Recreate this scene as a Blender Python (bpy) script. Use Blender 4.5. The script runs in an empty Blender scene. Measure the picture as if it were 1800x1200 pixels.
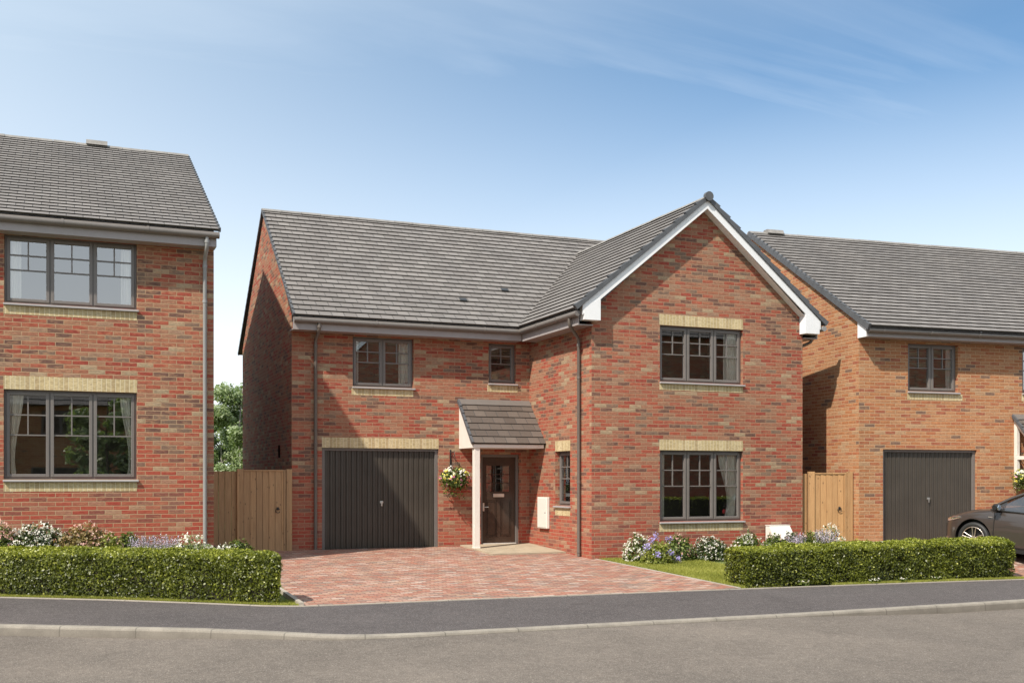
import bpy, math, random
import numpy as np
from mathutils import Matrix, Vector
random.seed(7); rng = np.random.default_rng(11)
SC = bpy.context.scene
COL = SC.collection
R = math.radians
V = Vector
# ------------------------------------------------------------------ helpers
def tag(o, label=None, cat=None, group=None, kind=None):
    if label: o['label'] = label
    if cat: o['category'] = cat
    if group: o['group'] = group
    if kind: o['kind'] = kind
    return o
def empty(name, loc, label, cat, group=None, rz=0):
    o = bpy.data.objects.new(name, None); COL.objects.link(o)
    o.empty_display_size = .2
    o.location = loc; o.rotation_euler = (0, 0, rz)
    o['_w'] = 1
    WM[o.name] = Matrix.Translation(V(loc)) @ Matrix.Rotation(rz, 4, 'Z')
    return tag(o, label, cat, group)
WM = {}
ID = Matrix.Identity(4)
def frame(x, y, z=0, rz=0): return Matrix.Translation(V((x, y, z))) @ Matrix.Rotation(rz, 4, 'Z')
class MB:
    """collects geometry in world coordinates (through frame T); build() links ONE mesh object"""
    def __init__(s, T=ID): s.v = []; s.f = []; s.uv = []; s.T = T; s.sm = []
    def add(s, pts, faces, uvs=None, smooth=False):
        b = len(s.v); P = [s.T @ V(p) for p in pts]; s.v += P
        for k, f in enumerate(faces):
            s.f.append([b + i for i in f]); s.sm.append(smooth)
            if uvs: s.uv.append(uvs[k])
            else:
                q = [P[i] for i in f]
                n = V((0, 0, 0))
                for i in range(len(q)):
                    a, c = q[i], q[(i + 1) % len(q)]
                    n += V(((a.y - c.y) * (a.z + c.z), (a.z - c.z) * (a.x + c.x), (a.x - c.x) * (a.y + c.y)))
                if n.length > 0: n.normalize()
                if abs(n.z) > .95: s.uv.append([(p.x, p.y) for p in q])
                else:
                    t = V((0, 0, 1)).cross(n).normalized(); w = n.cross(t)
                    s.uv.append([(p.dot(t), p.dot(w)) for p in q])
        return s
    def box(s, x0, x1, y0, y1, z0, z1):
        p = [(x, y, z) for z in (z0, z1) for y in (y0, y1) for x in (x0, x1)]
        return s.add(p, [(0, 2, 3, 1), (4, 5, 7, 6), (0, 1, 5, 4), (2, 6, 7, 3), (0, 4, 6, 2), (1, 3, 7, 5)])
    def prism(s, poly, axis, a, b):
        """poly: 2-D points; axis 'x','y','z' = extrusion axis from a to b"""
        def P(u, v, w): return {'x': (w, u, v), 'y': (u, w, v), 'z': (u, v, w)}[axis]
        n = len(poly); p = [P(u, v, a) for u, v in poly] + [P(u, v, b) for u, v in poly]
        fs = [tuple(range(n)), tuple(range(2 * n - 1, n - 1, -1))] + [(i, i + n, (i + 1) % n + n, (i + 1) % n) for i in range(n)]
        return s.add(p, fs)
    def tube(s, pts, r, n=10, cap=True, rs=None, smooth=True):
        pts = [V(p) for p in pts]; ring = []; b = []
        prev = None
        for i, p in enumerate(pts):
            d = (pts[min(i + 1, len(pts) - 1)] - pts[max(i - 1, 0)]).normalized()
            if prev is None:
                a = d.orthogonal().normalized()
            else: a = (prev - d * prev.dot(d)).normalized()
            prev = a; c = d.cross(a); rr = rs[i] if rs else r
            for k in range(n):
                t = 2 * math.pi * k / n
                b.append(p + a * rr * math.cos(t) + c * rr * math.sin(t))
        fs = []
        for i in range(len(pts) - 1):
            for k in range(n):
                fs.append((i * n + k, i * n + (k + 1) % n, (i + 1) * n + (k + 1) % n, (i + 1) * n + k))
        s.add(b, fs, smooth=smooth)
        if cap: s.add(b[:n], [tuple(range(n - 1, -1, -1))]); s.add(b[-n:], [tuple(range(n))])
        return s
    def build(s, name, mat, parent=None, bevel=0, attrs=None):
        me = bpy.data.meshes.new(name)
        if parent is not None: M = WM[root_of(parent).name].inverted(); loc = None
        else:
            xs = [p.x for p in s.v]; ys = [p.y for p in s.v]; zs = [p.z for p in s.v]
            loc = V(((min(xs) + max(xs)) / 2, (min(ys) + max(ys)) / 2, min(zs))); M = Matrix.Translation(-loc)
        me.from_pydata([M @ p for p in s.v], [], s.f)
        uvl = me.uv_layers.new(name='UVMap')
        uvl.data.foreach_set('uv', np.array([c for f in s.uv for c in f], dtype=np.float32).ravel())
        me.polygons.foreach_set('use_smooth', s.sm)
        me.materials.append(mat); me.update()
        o = bpy.data.objects.new(name, me); COL.objects.link(o)
        if parent is not None: o.parent = parent
        else: o.location = loc; WM[o.name] = Matrix.Translation(loc)
        if bevel:
            m = o.modifiers.new('bevel', 'BEVEL'); m.width = bevel; m.segments = 2; m.limit_method = 'ANGLE'; m.angle_limit = R(40)
        return o
def root_of(o):
    while o.parent is not None: o = o.parent
    return o
# ------------------------------------------------------------------ node helpers
def new_mat(name):
    m = bpy.data.materials.new(name); m.use_nodes = True
    nt = m.node_tree; b = nt.nodes['Principled BSDF']
    return m, nt, b
class NT:
    def __init__(s, nt): s.nt = nt
    def n(s, t, **k):
        x = s.nt.nodes.new(t)
        for a, b in k.items(): setattr(x, a, b)
        return x
    def l(s, a, b): s.nt.links.new(a, b)
    def math(s, op, a, b=None, c=None, clamp=False):
        x = s.n('ShaderNodeMath', operation=op, use_clamp=clamp)
        for i, q in enumerate((a, b, c)):
            if q is None: continue
            if isinstance(q, (int, float)): x.inputs[i].default_value = q
            else: s.l(q, x.inputs[i])
        return x.outputs[0]
    def noise(s, vec, scale, detail=3, rough=.5, dim='3D'):
        x = s.n('ShaderNodeTexNoise'); x.inputs['Scale'].default_value = scale
        x.inputs['Detail'].default_value = detail; x.inputs['Roughness'].default_value = rough
        if vec is not None: s.l(vec, x.inputs['Vector'])
        return x.outputs['Fac']
    def ramp(s, fac, stops, interp='LINEAR'):
        x = s.n('ShaderNodeValToRGB'); cr = x.color_ramp; cr.interpolation = interp
        while len(cr.elements) < len(stops): cr.elements.new(.5)
        for e, (p, c) in zip(cr.elements, stops):
            e.position = p; e.color = (c[0], c[1], c[2], 1)
        s.l(fac, x.inputs[0]); return x.outputs['Color']
    def mix(s, fac, a, b, bt='MIX'):
        x = s.n('ShaderNodeMix', data_type='RGBA', blend_type=bt)
        for i, q in ((0, fac), (6, a), (7, b)):
            if isinstance(q, (int, float)): x.inputs[i].default_value = q
            elif isinstance(q, tuple): x.inputs[i].default_value = (*q, 1)
            else: s.l(q, x.inputs[i])
        return x.outputs[2]
    def maprange(s, v, a, b, c=0, d=1):
        x = s.n('ShaderNodeMapRange'); s.l(v, x.inputs[0])
        for i, q in zip((1, 2, 3, 4), (a, b, c, d)): x.inputs[i].default_value = q
        return x.outputs[0]
    def bump(s, h, strength, dist, bsdf):
        x = s.n('ShaderNodeBump'); x.inputs['Strength'].default_value = strength; x.inputs['Distance'].default_value = dist
        s.l(h, x.inputs['Height']); s.l(x.outputs[0], bsdf.inputs['Normal'])
def plain(name, col, rough=.5, metal=0, var=.12, scale=6, bump=0, spec=.5):
    m, nt, b = new_mat(name); N = NT(nt)
    tc = N.n('ShaderNodeTexCoord')
    f = N.noise(tc.outputs['Object'], scale, 4, .6)
    lo = tuple(c * (1 - var) for c in col); hi = tuple(min(1, c * (1 + var)) for c in col)
    N.l(N.ramp(f, [(.3, lo), (.7, hi)]), b.inputs['Base Color'])
    b.inputs['Roughness'].default_value = rough; b.inputs['Metallic'].default_value = metal
    b.inputs['Specular IOR Level'].default_value = spec
    if bump: N.bump(N.noise(tc.outputs['Object'], scale * 12, 3), bump, .01, b)
    return m
def cells(N, bw, bh, joint, seed=0., off=.5, vert=False):
    """returns (rand value, rand colour, joint mask 1 in joint, uv output)"""
    uv = N.n('ShaderNodeUVMap'); sp = N.n('ShaderNodeSeparateXYZ'); N.l(uv.outputs[0], sp.inputs[0])
    u, v = sp.outputs[0], sp.outputs[1]
    rv = N.math('DIVIDE', v, bh); row = N.math('FLOOR', rv)
    uo = N.math('ADD', N.math('DIVIDE', u, bw), N.math('MULTIPLY', N.math('MODULO', N.math('ABSOLUTE', row), 2.), off))
    idn = N.math('FLOOR', uo)
    cb = N.n('ShaderNodeCombineXYZ'); N.l(idn, cb.inputs[0]); N.l(row, cb.inputs[1]); cb.inputs[2].default_value = seed
    wn = N.n('ShaderNodeTexWhiteNoise', noise_dimensions='3D'); N.l(cb.outputs[0], wn.inputs['Vector'])
    fu = N.math('FRACT', uo); fv = N.math('FRACT', rv)
    eu = N.math('MULTIPLY', N.math('MINIMUM', fu, N.math('SUBTRACT', 1., fu)), bw)
    ev = N.math('MULTIPLY', N.math('MINIMUM', fv, N.math('SUBTRACT', 1., fv)), bh)
    e = N.math('MINIMUM', eu, ev)
    jm = N.maprange(e, joint * .35, joint * .75, 1, 0)
    return wn.outputs['Value'], wn.outputs['Color'], jm, uv.outputs[0], cb.outputs[0]
def brick_mat(name, stops, mortar, buff, bw=.262, bh=.075, joint=.0105, seed=0., blot=.6, bump=.5, rough=.85, uvrot=0, red=None):
    m, nt, b = new_mat(name); N = NT(nt)
    rv, rc, jm, uv, idv = cells(N, bw, bh, joint, seed)
    base = N.ramp(rv, stops, 'CONSTANT')
    # blotches: each brick drags its own patch of paler or darker sand facing
    sc = N.n('ShaderNodeMapping'); N.l(uv, sc.inputs[0]); sc.inputs['Scale'].default_value = (7, 24, 1)
    ad = N.n('ShaderNodeVectorMath', operation='ADD'); N.l(sc.outputs[0], ad.inputs[0])
    ms = N.n('ShaderNodeVectorMath', operation='SCALE'); N.l(rc, ms.inputs[0]); ms.inputs['Scale'].default_value = 40.
    N.l(ms.outputs[0], ad.inputs[1])
    bl = N.noise(ad.outputs[0], 1.0, 3, .6)
    c1 = N.mix(N.maprange(bl, .5, .66, 0, blot), base, buff)
    c2 = N.mix(N.maprange(bl, .44, .3, 0, .55), c1, N.mix(.5, base, (.16, .09, .07)))
    s2 = N.n('ShaderNodeVectorMath', operation='MULTIPLY'); N.l(ad.outputs[0], s2.inputs[0]); s2.inputs[1].default_value = (2.6, 1.7, 1)
    fine = N.noise(s2.outputs[0], 1.0, 4, .7)
    c2 = N.mix(1., c2, N.ramp(fine, [(.28, (.70, .66, .64)), (.5, (1, 1, 1)), (.74, (1.30, 1.30, 1.26))]), 'MULTIPLY')
    big = N.noise(uv, .55, 4, .6)
    c3 = N.mix(1., c2, N.ramp(big, [(.3, (.86, .86, .86)), (.7, (1.12, 1.1, 1.08))]), 'MULTIPLY')
    if red:   # redder engineering-like bricks low on the wall
        g = N.n('ShaderNodeNewGeometry'); sp = N.n('ShaderNodeSeparateXYZ'); N.l(g.outputs['Position'], sp.inputs[0])
        wob = N.math('ADD', sp.outputs[2], N.math('MULTIPLY', rv, 1.4))
        c3 = N.mix(N.maprange(wob, red[0], red[1], red[2], 0), c3, N.mix(.65, c3, (.36, .05, .034)))
    col = N.mix(jm, c3, mortar)
    N.l(col, b.inputs['Base Color']); b.inputs['Roughness'].default_value = rough
    b.inputs['Specular IOR Level'].default_value = .25
    h = N.math('ADD', N.math('MULTIPLY', N.math('SUBTRACT', 1., jm), 1.), N.math('MULTIPLY', N.noise(uv, 60, 3, .6), .5))
    h = N.math('ADD', h, N.math('MULTIPLY', rv, .35))
    N.bump(h, bump, .008, b)
    return m
M = {}
RED = [(0, (.335, .085, .052)), (.12, (.315, .125, .075)), (.24, (.295, .062, .042)), (.35, (.31, .155, .098)), (.46, (.33, .095, .060)),
       (.58, (.31, .135, .085)), (.68, (.15, .080, .062)), (.79, (.30, .185, .125)), (.86, (.19, .125, .092)), (.94, (.35, .26, .17))]
ORG = [(0, (.37, .155, .070)), (.2, (.39, .19, .095)), (.45, (.35, .13, .064)), (.6, (.39, .20, .105)), (.78, (.31, .105, .06)),
       (.88, (.18, .11, .08)), (.93, (.39, .24, .14))]
M['brick'] = brick_mat('red_multi_brick', RED, (.34, .215, .135), (.36, .19, .12), red=(.9, 2.9, .6))
M['brick_l'] = brick_mat('red_orange_brick', RED, (.38, .255, .155), (.39, .215, .125), seed=3., red=(1.4, 3.6, .7))
M['brick_r'] = brick_mat('orange_brick', ORG, (.44, .30, .18), (.42, .23, .125), seed=9., blot=.4)
BUFF = [(0, (.50, .40, .23)), (.3, (.46, .36, .20)), (.6, (.53, .43, .26)), (.85, (.42, .32, .18))]
def lintel_mat(name, bw):
    return brick_mat(name, BUFF, (.60, .52, .36), (.58, .48, .30), bw=bw, bh=40., joint=.009, seed=5., blot=.4, bump=.3)
M['soldier'] = lintel_mat('buff_soldier_brick', .075)
M['paver'] = brick_mat('block_paving', [(0, (.35, .15, .105)), (.14, (.37, .205, .15)), (.3, (.32, .15, .11)), (.44, (.40, .25, .20)), (.58, (.26, .15, .12)), (.70, (.37, .235, .17)), (.82, (.24, .175, .145)), (.93, (.45, .34, .29))],
                     (.16, .10, .075), (.42, .29, .22), bw=.2, bh=.1, joint=.010, seed=2., blot=.5, bump=.7)
def tile_mat(name, a, b2, tw=.26, tg=.2):
    m, nt, b = new_mat(name); N = NT(nt)
    rv, rc, jm, uv, idv = cells(N, tw, tg, .010, 1.)
    # only the vertical joints show; the course edges are real steps
    sp = N.n('ShaderNodeSeparateXYZ'); N.l(uv, sp.inputs[0])
    row = N.math('FLOOR', N.math('DIVIDE', sp.outputs[1], tg))
    uo = N.math('FRACT', N.math('ADD', N.math('DIVIDE', sp.outputs[0], tw), N.math('MULTIPLY', N.math('MODULO', N.math('ABSOLUTE', row), 2.), .5)))
    ed = N.math('MULTIPLY', N.math('MINIMUM', uo, N.math('SUBTRACT', 1., uo)), tw)
    j = N.maprange(ed, .0035, .008, 1, 0)
    base = N.ramp(rv, [(0, a), (1, b2)])
    nz = N.noise(uv, 38, 5, .7); big = N.noise(uv, .7, 4, .6)
    c = N.mix(1., base, N.ramp(nz, [(.25, (.86, .86, .86)), (.75, (1.12, 1.12, 1.12))]), 'MULTIPLY')
    c = N.mix(1., c, N.ramp(big, [(.3, (.88, .88, .88)), (.7, (1.1, 1.09, 1.07))]), 'MULTIPLY')
    c = N.mix(j, c, (.05, .047, .045))
    N.l(c, b.inputs['Base Color']); b.inputs['Roughness'].default_value = .72; b.inputs['Specular IOR Level'].default_value = .4
    h = N.math('ADD', N.math('MULTIPLY', N.math('SUBTRACT', 1., j), 1.), N.math('MULTIPLY', nz, .6))
    h = N.math('ADD', h, N.math('MULTIPLY', rv, .6))
    N.bump(h, .4, .006, b)
    return m
M['tile'] = tile_mat('grey_roof_tile', (.168, .152, .143), (.216, .198, .187))
M['tile_c'] = tile_mat('brown_grey_canopy_tile', (.095, .074, .062), (.145, .116, .098))
M['ridge'] = plain('ridge_mortar_grey', (.23, .215, .2), .8, var=.2, scale=9, bump=.3)
M['verge'] = plain('dark_verge', (.085, .088, .095), .6, var=.15)
M['white'] = plain('white_fascia', (.78, .78, .79), .4, var=.03)
M['cream'] = plain('cream_painted_timber', (.72, .66, .60), .5, var=.05)
M['grey_trim'] = plain('taupe_fascia', (.33, .295, .29), .4, var=.05)
M['gutter'] = plain('grey_gutter', (.16, .142, .13), .35, var=.06)
M['pipe'] = plain('grey_downpipe', (.26, .255, .25), .32, var=.05)
M['pipe_m'] = plain('brown_grey_downpipe', (.14, .118, .102), .35, var=.05)
M['void'] = plain('unlit_opening', (.012, .01, .009), .95, spec=0)
M['frame'] = plain('grey_window_frame', (.158, .139, .128), .38, var=.05)
M['sill'] = plain('pale_grey_sill', (.36, .335, .33), .45, var=.06)
M['door'] = plain('dark_brown_door', (.046, .028, .020), .25, var=.15)
M['garage'] = plain('dark_grey_steel', (.055, .046, .037), .34, var=.12, scale=2)
M['silver'] = plain('brushed_metal', (.75, .73, .70), .3, metal=1, var=.05)
M['dark'] = plain('black_iron', (.02, .02, .02), .4)
M['mirrorg'] = plain('mirror_glass', (.8, .85, .9), .05, metal=1, var=.01)
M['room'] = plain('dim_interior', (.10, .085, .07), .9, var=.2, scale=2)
M['curtain'] = plain('cream_curtain', (.86, .82, .74), .9, var=.03)
M['blind'] = plain('pale_blind', (.55, .47, .36), .7, var=.05)
M['slab'] = plain('buff_paving_slab', (.38, .31, .22), .85, var=.15, scale=5, bump=.3)
M['boxw'] = plain('white_plastic', (.70, .66, .60), .45, var=.03)
M['soil'] = plain('dark_soil', (.07, .05, .035), .95, var=.4, scale=8, bump=.6)
M['bark'] = plain('brown_bark', (.11, .085, .06), .9, var=.3, scale=8, bump=.5)
M['birch'] = plain('pale_bark', (.35, .32, .28), .8, var=.3, scale=8, bump=.4)
M['moss'] = plain('hedge_twigs', (.030, .026, .012), .95, var=.4, scale=12)
def concrete(name, col, jl=0., dirt=.35):
    m, nt, b = new_mat(name); N = NT(nt); tc = N.n('ShaderNodeTexCoord')
    f = N.noise(tc.outputs['Object'], 3.5, 6, .65); g = N.noise(tc.outputs['Object'], 90, 3, .6)
    c = N.ramp(f, [(.3, tuple(x * (1 - dirt) for x in col)), (.65, col)])
    c = N.mix(1., c, N.ramp(g, [(.3, (.82, .82, .82)), (.7, (1.12, 1.12, 1.12))]), 'MULTIPLY')
    if jl:
        uv = N.n('ShaderNodeUVMap'); sp = N.n('ShaderNodeSeparateXYZ'); N.l(uv.outputs[0], sp.inputs[0])
        fr = N.math('FRACT', N.math('DIVIDE', sp.outputs[0], jl))
        j = N.maprange(N.math('MULTIPLY', N.math('MINIMUM', fr, N.math('SUBTRACT', 1., fr)), jl), .004, .010, 1, 0)
        c = N.mix(N.math('MULTIPLY', j, .7), c, (.09, .08, .065))
        if name.startswith('kerb'): c = N.mix(N.maprange(sp.outputs[1], .36, .46, 0, .75), c, (.12, .10, .08))   # shade on the road-side face painted into the colour
    N.l(c, b.inputs['Base Color']); b.inputs['Roughness'].default_value = .85
    N.bump(g, .35, .004, b)
    return m
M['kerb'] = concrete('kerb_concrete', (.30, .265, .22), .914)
M['edging'] = concrete('edging_concrete', (.40, .35, .29), .914, .2)
def asphalt(name, lo, hi, spk, amt, vs=75):
    m, nt, b = new_mat(name); N = NT(nt); tc = N.n('ShaderNodeTexCoord'); o = tc.outputs['Object']
    big = N.noise(o, .35, 4, .6); mid = N.noise(o, 9, 4, .6)
    vo = N.n('ShaderNodeTexVoronoi', feature='F1'); vo.inputs['Scale'].default_value = vs; N.l(o, vo.inputs['Vector'])
    sx = N.n('ShaderNodeSeparateXYZ'); N.l(vo.outputs['Color'], sx.inputs[0])
    c = N.ramp(big, [(.3, lo), (.7, hi)])
    c = N.mix(1., c, N.ramp(N.noise(o, .9, 6, .7), [(.32, (.84, .84, .84)), (.5, (1, 1, 1)), (.7, (1.08, 1.08, 1.07))]), 'MULTIPLY')
    c = N.mix(1., c, N.ramp(mid, [(.3, (.85, .85, .85)), (.7, (1.12, 1.12, 1.12))]), 'MULTIPLY')
    c = N.mix(N.maprange(sx.outputs[0], .80, .95, 0, amt), c, spk)
    c = N.mix(N.maprange(sx.outputs[1], .75, .95, 0, amt * .9), c, tuple(x * .3 for x in lo))
    N.l(c, b.inputs['Base Color']); b.inputs['Roughness'].default_value = .85; b.inputs['Specular IOR Level'].default_value = .35
    h = N.math('ADD', N.math('MULTIPLY', vo.outputs['Distance'], 1.2), N.noise(o, 140, 2, .6))
    N.bump(h, .7, .006, b)
    return m
M['road'] = asphalt('worn_road_asphalt', (.128, .107, .090), (.182, .152, .127), (.42, .37, .31), .5, 110)
M['pave'] = asphalt('dark_footpath_asphalt', (.076, .065, .063), (.098, .084, .081), (.30, .27, .26), .5, 110)
def wood(name, a, b2, sc=1.):
    m, nt, b = new_mat(name); N = NT(nt); uv = N.n('ShaderNodeUVMap')
    mp = N.n('ShaderNodeMapping'); N.l(uv.outputs[0], mp.inputs[0]); mp.inputs['Scale'].default_value = (26, 1.6, 1)
    g = N.noise(mp.outputs[0], 1.6, 5, .65)
    c = N.ramp(g, [(.3, a), (.72, b2)])
    sp = N.n('ShaderNodeSeparateXYZ'); N.l(uv.outputs[0], sp.inputs[0])
    wn = N.n('ShaderNodeTexWhiteNoise', noise_dimensions='1D'); N.l(N.math('FLOOR', N.math('DIVIDE', sp.outputs[0], .125)), wn.inputs['W'])
    c = N.mix(1., c, N.ramp(wn.outputs['Value'], [(0, (.8, .8, .8)), (1, (1.15, 1.13, 1.1))]), 'MULTIPLY')
    mk = N.n('ShaderNodeMapping'); N.l(uv.outputs[0], mk.inputs[0]); mk.inputs['Scale'].default_value = (11, 5.5, 1)
    vo = N.n('ShaderNodeTexVoronoi', feature='F1'); vo.inputs['Scale'].default_value = 1.; N.l(mk.outputs[0], vo.inputs['Vector'])
    c = N.mix(N.maprange(vo.outputs['Distance'], .08, .16, .85, 0), c, tuple(x * .35 for x in a))
    N.l(c, b.inputs['Base Color']); b.inputs['Roughness'].default_value = .75
    N.bump(g, .25, .004, b)
    return m
M['wood'] = wood('fence_timber', (.37, .215, .105), (.53, .33, .17))
M['wood_r'] = wood('honey_gate_timber', (.34, .185, .08), (.46, .27, .125))
def glass_mat(name, lo, hi, tint=(.75, .78, .76)):
    m = bpy.data.materials.new(name); m.use_nodes = True; nt = m.node_tree; N = NT(nt)
    nt.nodes.remove(nt.nodes['Principled BSDF']); out = nt.nodes['Material Output']
    lw = N.n('ShaderNodeFresnel'); lw.inputs[0].default_value = 1.5
    f = N.math('ADD', N.math('MULTIPLY', lw.outputs[0], hi), lo, clamp=True)
    tr = N.n('ShaderNodeBsdfTransparent'); tr.inputs[0].default_value = (*tint, 1)
    gl = N.n('ShaderNodeBsdfGlossy'); gl.inputs['Roughness'].default_value = 0.0; gl.inputs[0].default_value = (1, 1, 1, 1)
    tc = N.n('ShaderNodeTexCoord'); bp = N.n('ShaderNodeBump'); bp.inputs['Strength'].default_value = .05; bp.inputs['Distance'].default_value = .004
    N.l(N.noise(tc.outputs['Object'], 2.2, 1, .4), bp.inputs['Height']); N.l(bp.outputs[0], gl.inputs['Normal'])
    mx = N.n('ShaderNodeMixShader'); N.l(f, mx.inputs[0]); N.l(tr.outputs[0], mx.inputs[1]); N.l(gl.outputs[0], mx.inputs[2])
    N.l(mx.outputs[0], out.inputs['Surface'])
    return m
M['glass'] = glass_mat('window_glass', .12, 1.6, (.92, .92, .9))
M['glass_up'] = glass_mat('upper_window_glass', .24, 1.8, (.9, .92, .92))
M['carglass'] = glass_mat('tinted_car_glass', .10, 1.2, (.42, .38, .33))
def leaf_mat(name, stops, trans=.35, rough=.45):
    m = bpy.data.materials.new(name); m.use_nodes = True; nt = m.node_tree; N = NT(nt)
    b = nt.nodes['Principled BSDF']; out = nt.nodes['Material Output']
    at = N.n('ShaderNodeAttribute', attribute_name='rnd')
    c = N.ramp(at.outputs['Fac'], stops)
    N.l(c, b.inputs['Base Color']); b.inputs['Roughness'].default_value = rough; b.inputs['Specular IOR Level'].default_value = .5
    t = N.n('ShaderNodeBsdfTranslucent'); N.l(N.mix(1., c, (1.0, 1.15, .5), 'MULTIPLY'), t.inputs[0])
    mx = N.n('ShaderNodeMixShader'); mx.inputs[0].default_value = trans
    N.l(b.outputs[0], mx.inputs[1]); N.l(t.outputs[0], mx.inputs[2]); N.l(mx.outputs[0], out.inputs['Surface'])
    return m
M['hedge'] = leaf_mat('box_hedge_leaf', [(0, (.045, .055, .006)), (.45, (.13, .15, .014)), (.8, (.28, .30, .03)), (1, (.46, .46, .09))], .3, .4)
M['tree'] = leaf_mat('birch_leaf', [(0, (.15, .20, .09)), (.6, (.30, .37, .19)), (1, (.50, .55, .34))], .4)
M['grass'] = leaf_mat('lawn_grass', [(0, (.20, .215, .035)), (.6, (.34, .345, .06)), (1, (.50, .47, .13))], .35, .6)
M['leaf_dark'] = leaf_mat('dark_shrub_leaf', [(0, (.02, .035, .008)), (.6, (.05, .075, .018)), (1, (.11, .14, .04))], .2)
M['leaf_mid'] = leaf_mat('mid_shrub_leaf', [(0, (.05, .08, .015)), (.6, (.11, .15, .03)), (1, (.24, .28, .07))], .3)
M['leaf_lime'] = leaf_mat('lime_shrub_leaf', [(0, (.12, .15, .025)), (.6, (.26, .29, .05)), (1, (.46, .44, .14))], .35)
M['leaf_bronze'] = leaf_mat('bronze_shrub_leaf', [(0, (.12, .09, .03)), (.5, (.26, .20, .07)), (1, (.44, .28, .16))], .3)
M['leaf_olive'] = leaf_mat('sage_leaf', [(0, (.07, .09, .05)), (1, (.22, .24, .14))], .3)
M['fl_white'] = leaf_mat('white_petal', [(0, (.66, .60, .54)), (1, (.86, .82, .76))], .25, .7)
M['fl_pink'] = leaf_mat('pink_petal', [(0, (.60, .28, .25)), (1, (.80, .58, .48))], .25, .7)
M['fl_purple'] = leaf_mat('purple_petal', [(0, (.30, .24, .62)), (1, (.55, .48, .80))], .25, .7)
M['fl_lilac'] = leaf_mat('lilac_spike', [(0, (.52, .42, .62)), (1, (.82, .72, .86))], .25, .7)
M['fl_mix'] = leaf_mat('mixed_petal', [(0, (.85, .82, .80)), (.45, (.86, .84, .80)), (.5, (.80, .72, .12)), (.72, (.82, .76, .16)), (.76, (.72, .16, .34)), (1, (.75, .30, .5))], .2, .7)
# ------------------------------------------------------------------ foliage
def leafmesh(name, P, Nn, size, mat, parent=None, aspect=1.7, jitter=.9, rnd=None, loc=None, quad=True, fold=0):
    """P: nx3 points, Nn: preferred normals; small leaf faces"""
    n = len(P); P = np.asarray(P, float)
    d = rng.normal(size=(n, 3)); nn = np.asarray(Nn, float) + d * jitter
    nn /= np.linalg.norm(nn, axis=1)[:, None] + 1e-9
    t = np.cross(nn, rng.normal(size=(n, 3))); t /= np.linalg.norm(t, axis=1)[:, None] + 1e-9
    b = np.cross(nn, t)
    s = (size * rng.uniform(.6, 1.35, n))[:, None]
    a = t * s * .5 * aspect; c = b * s * .5
    vs = np.stack([P - a, P - c * .9 + a * .05, P + a, P + c * .9 + a * .05], 1).reshape(-1, 3)
    if parent is not None:
        Mi = np.array(WM[root_of(parent).name].inverted()); vs = vs @ Mi[:3, :3].T + Mi[:3, 3]; off = None
    else:
        off = np.array([(vs[:, 0].min() + vs[:, 0].max()) / 2, (vs[:, 1].min() + vs[:, 1].max()) / 2, vs[:, 2].min()]); vs = vs - off
    me = bpy.data.meshes.new(name)
    me.vertices.add(4 * n); me.vertices.foreach_set('co', vs.astype(np.float32).ravel())
    me.loops.add(4 * n); me.loops.foreach_set('vertex_index', np.arange(4 * n, dtype=np.int32))
    me.polygons.add(n); me.polygons.foreach_set('loop_start', np.arange(0, 4 * n, 4, dtype=np.int32))
    me.polygons.foreach_set('loop_total', np.full(n, 4, dtype=np.int32))
    me.update(calc_edges=True); me.validate()
    at = me.attributes.new('rnd', 'FLOAT', 'FACE')
    r = rng.uniform(0, 1, n) if rnd is None else np.clip(rnd, 0, 1)
    at.data.foreach_set('value', r.astype(np.float32))
    me.materials.append(mat)
    o = bpy.data.objects.new(name, me); COL.objects.link(o)
    if parent is not None: o.parent = parent
    else: o.location = off; WM[o.name] = Matrix.Translation(V(off))
    if name == 'flowers': o['kind'] = 'stuff'
    return o
def lump(P, k, amp, seed=0.):
    x, y, z = P[:, 0], P[:, 1], P[:, 2]
    return amp * (np.sin(x * k + seed) * np.sin(y * k * 1.3 + seed * 2 + 1) * np.sin(z * k * 1.1 + 2) + .6 * np.sin(x * k * 2.3 + z * 2 * k + seed) * np.sin(z * k * 1.9 + y * k + 1.7))
# ------------------------------------------------------------------ ground model
def gz0(Y):
    return 0. if Y >= 19 else max(-.30, -.03 * (19 - Y))
def sst(t): t = min(1, max(0, t)); return t * t * (3 - 2 * t)
def G(X, Y):
    z = gz0(Y) + .12 * min(1, max(0, (Y - 19.2) / 3.0)) * (1 if X < 14 else 0)
    if X < 2.95: z += .42 * sst((Y - pb(X) - .8) / 2.2) * min(1, max(0, (2.95 - X) / .5))
    if X > 14.6: z += .26 * sst((Y - 14.2) / 1.7) * min(1, (X - 14.6) / .8)
    return z
def interp(x, tab):
    if x <= tab[0][0]: return tab[0][1]
    for (a, b), (c, d) in zip(tab, tab[1:]):
        if x <= c: return b + (d - b) * (x - a) / (c - a)
    return tab[-1][1]
KB = [(-40, 14.9), (-2.2, 14.9), (-1.5, 14.62), (-.7, 14.26), (.5, 13.68), (1.5, 13.20), (2.2, 12.77), (2.7, 12.40), (3.1, 12.18), (3.8, 12.09), (6, 12.04), (9, 11.97), (13, 12.02), (60, 12.0)]   # kerb back edge
PB = [(-40, 17.2), (-2.0, 17.2), (-.82, 16.68), (.64, 15.92), (1.84, 15.18), (2.5, 14.74), (2.95, 14.54), (3.5, 14.50), (5.4, 14.46), (8.7, 14.34), (11.4, 14.19), (13.7, 14.03), (15.3, 13.9), (60, 13.6)]  # back of footpath
RD = [(-40, -.112), (1.0, -.112), (3.2, -.034), (9.0, -.034), (11.6, -.112), (60, -.112)]
def kb(x): return interp(x, KB)
def pb(x): return interp(x, PB)
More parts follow.
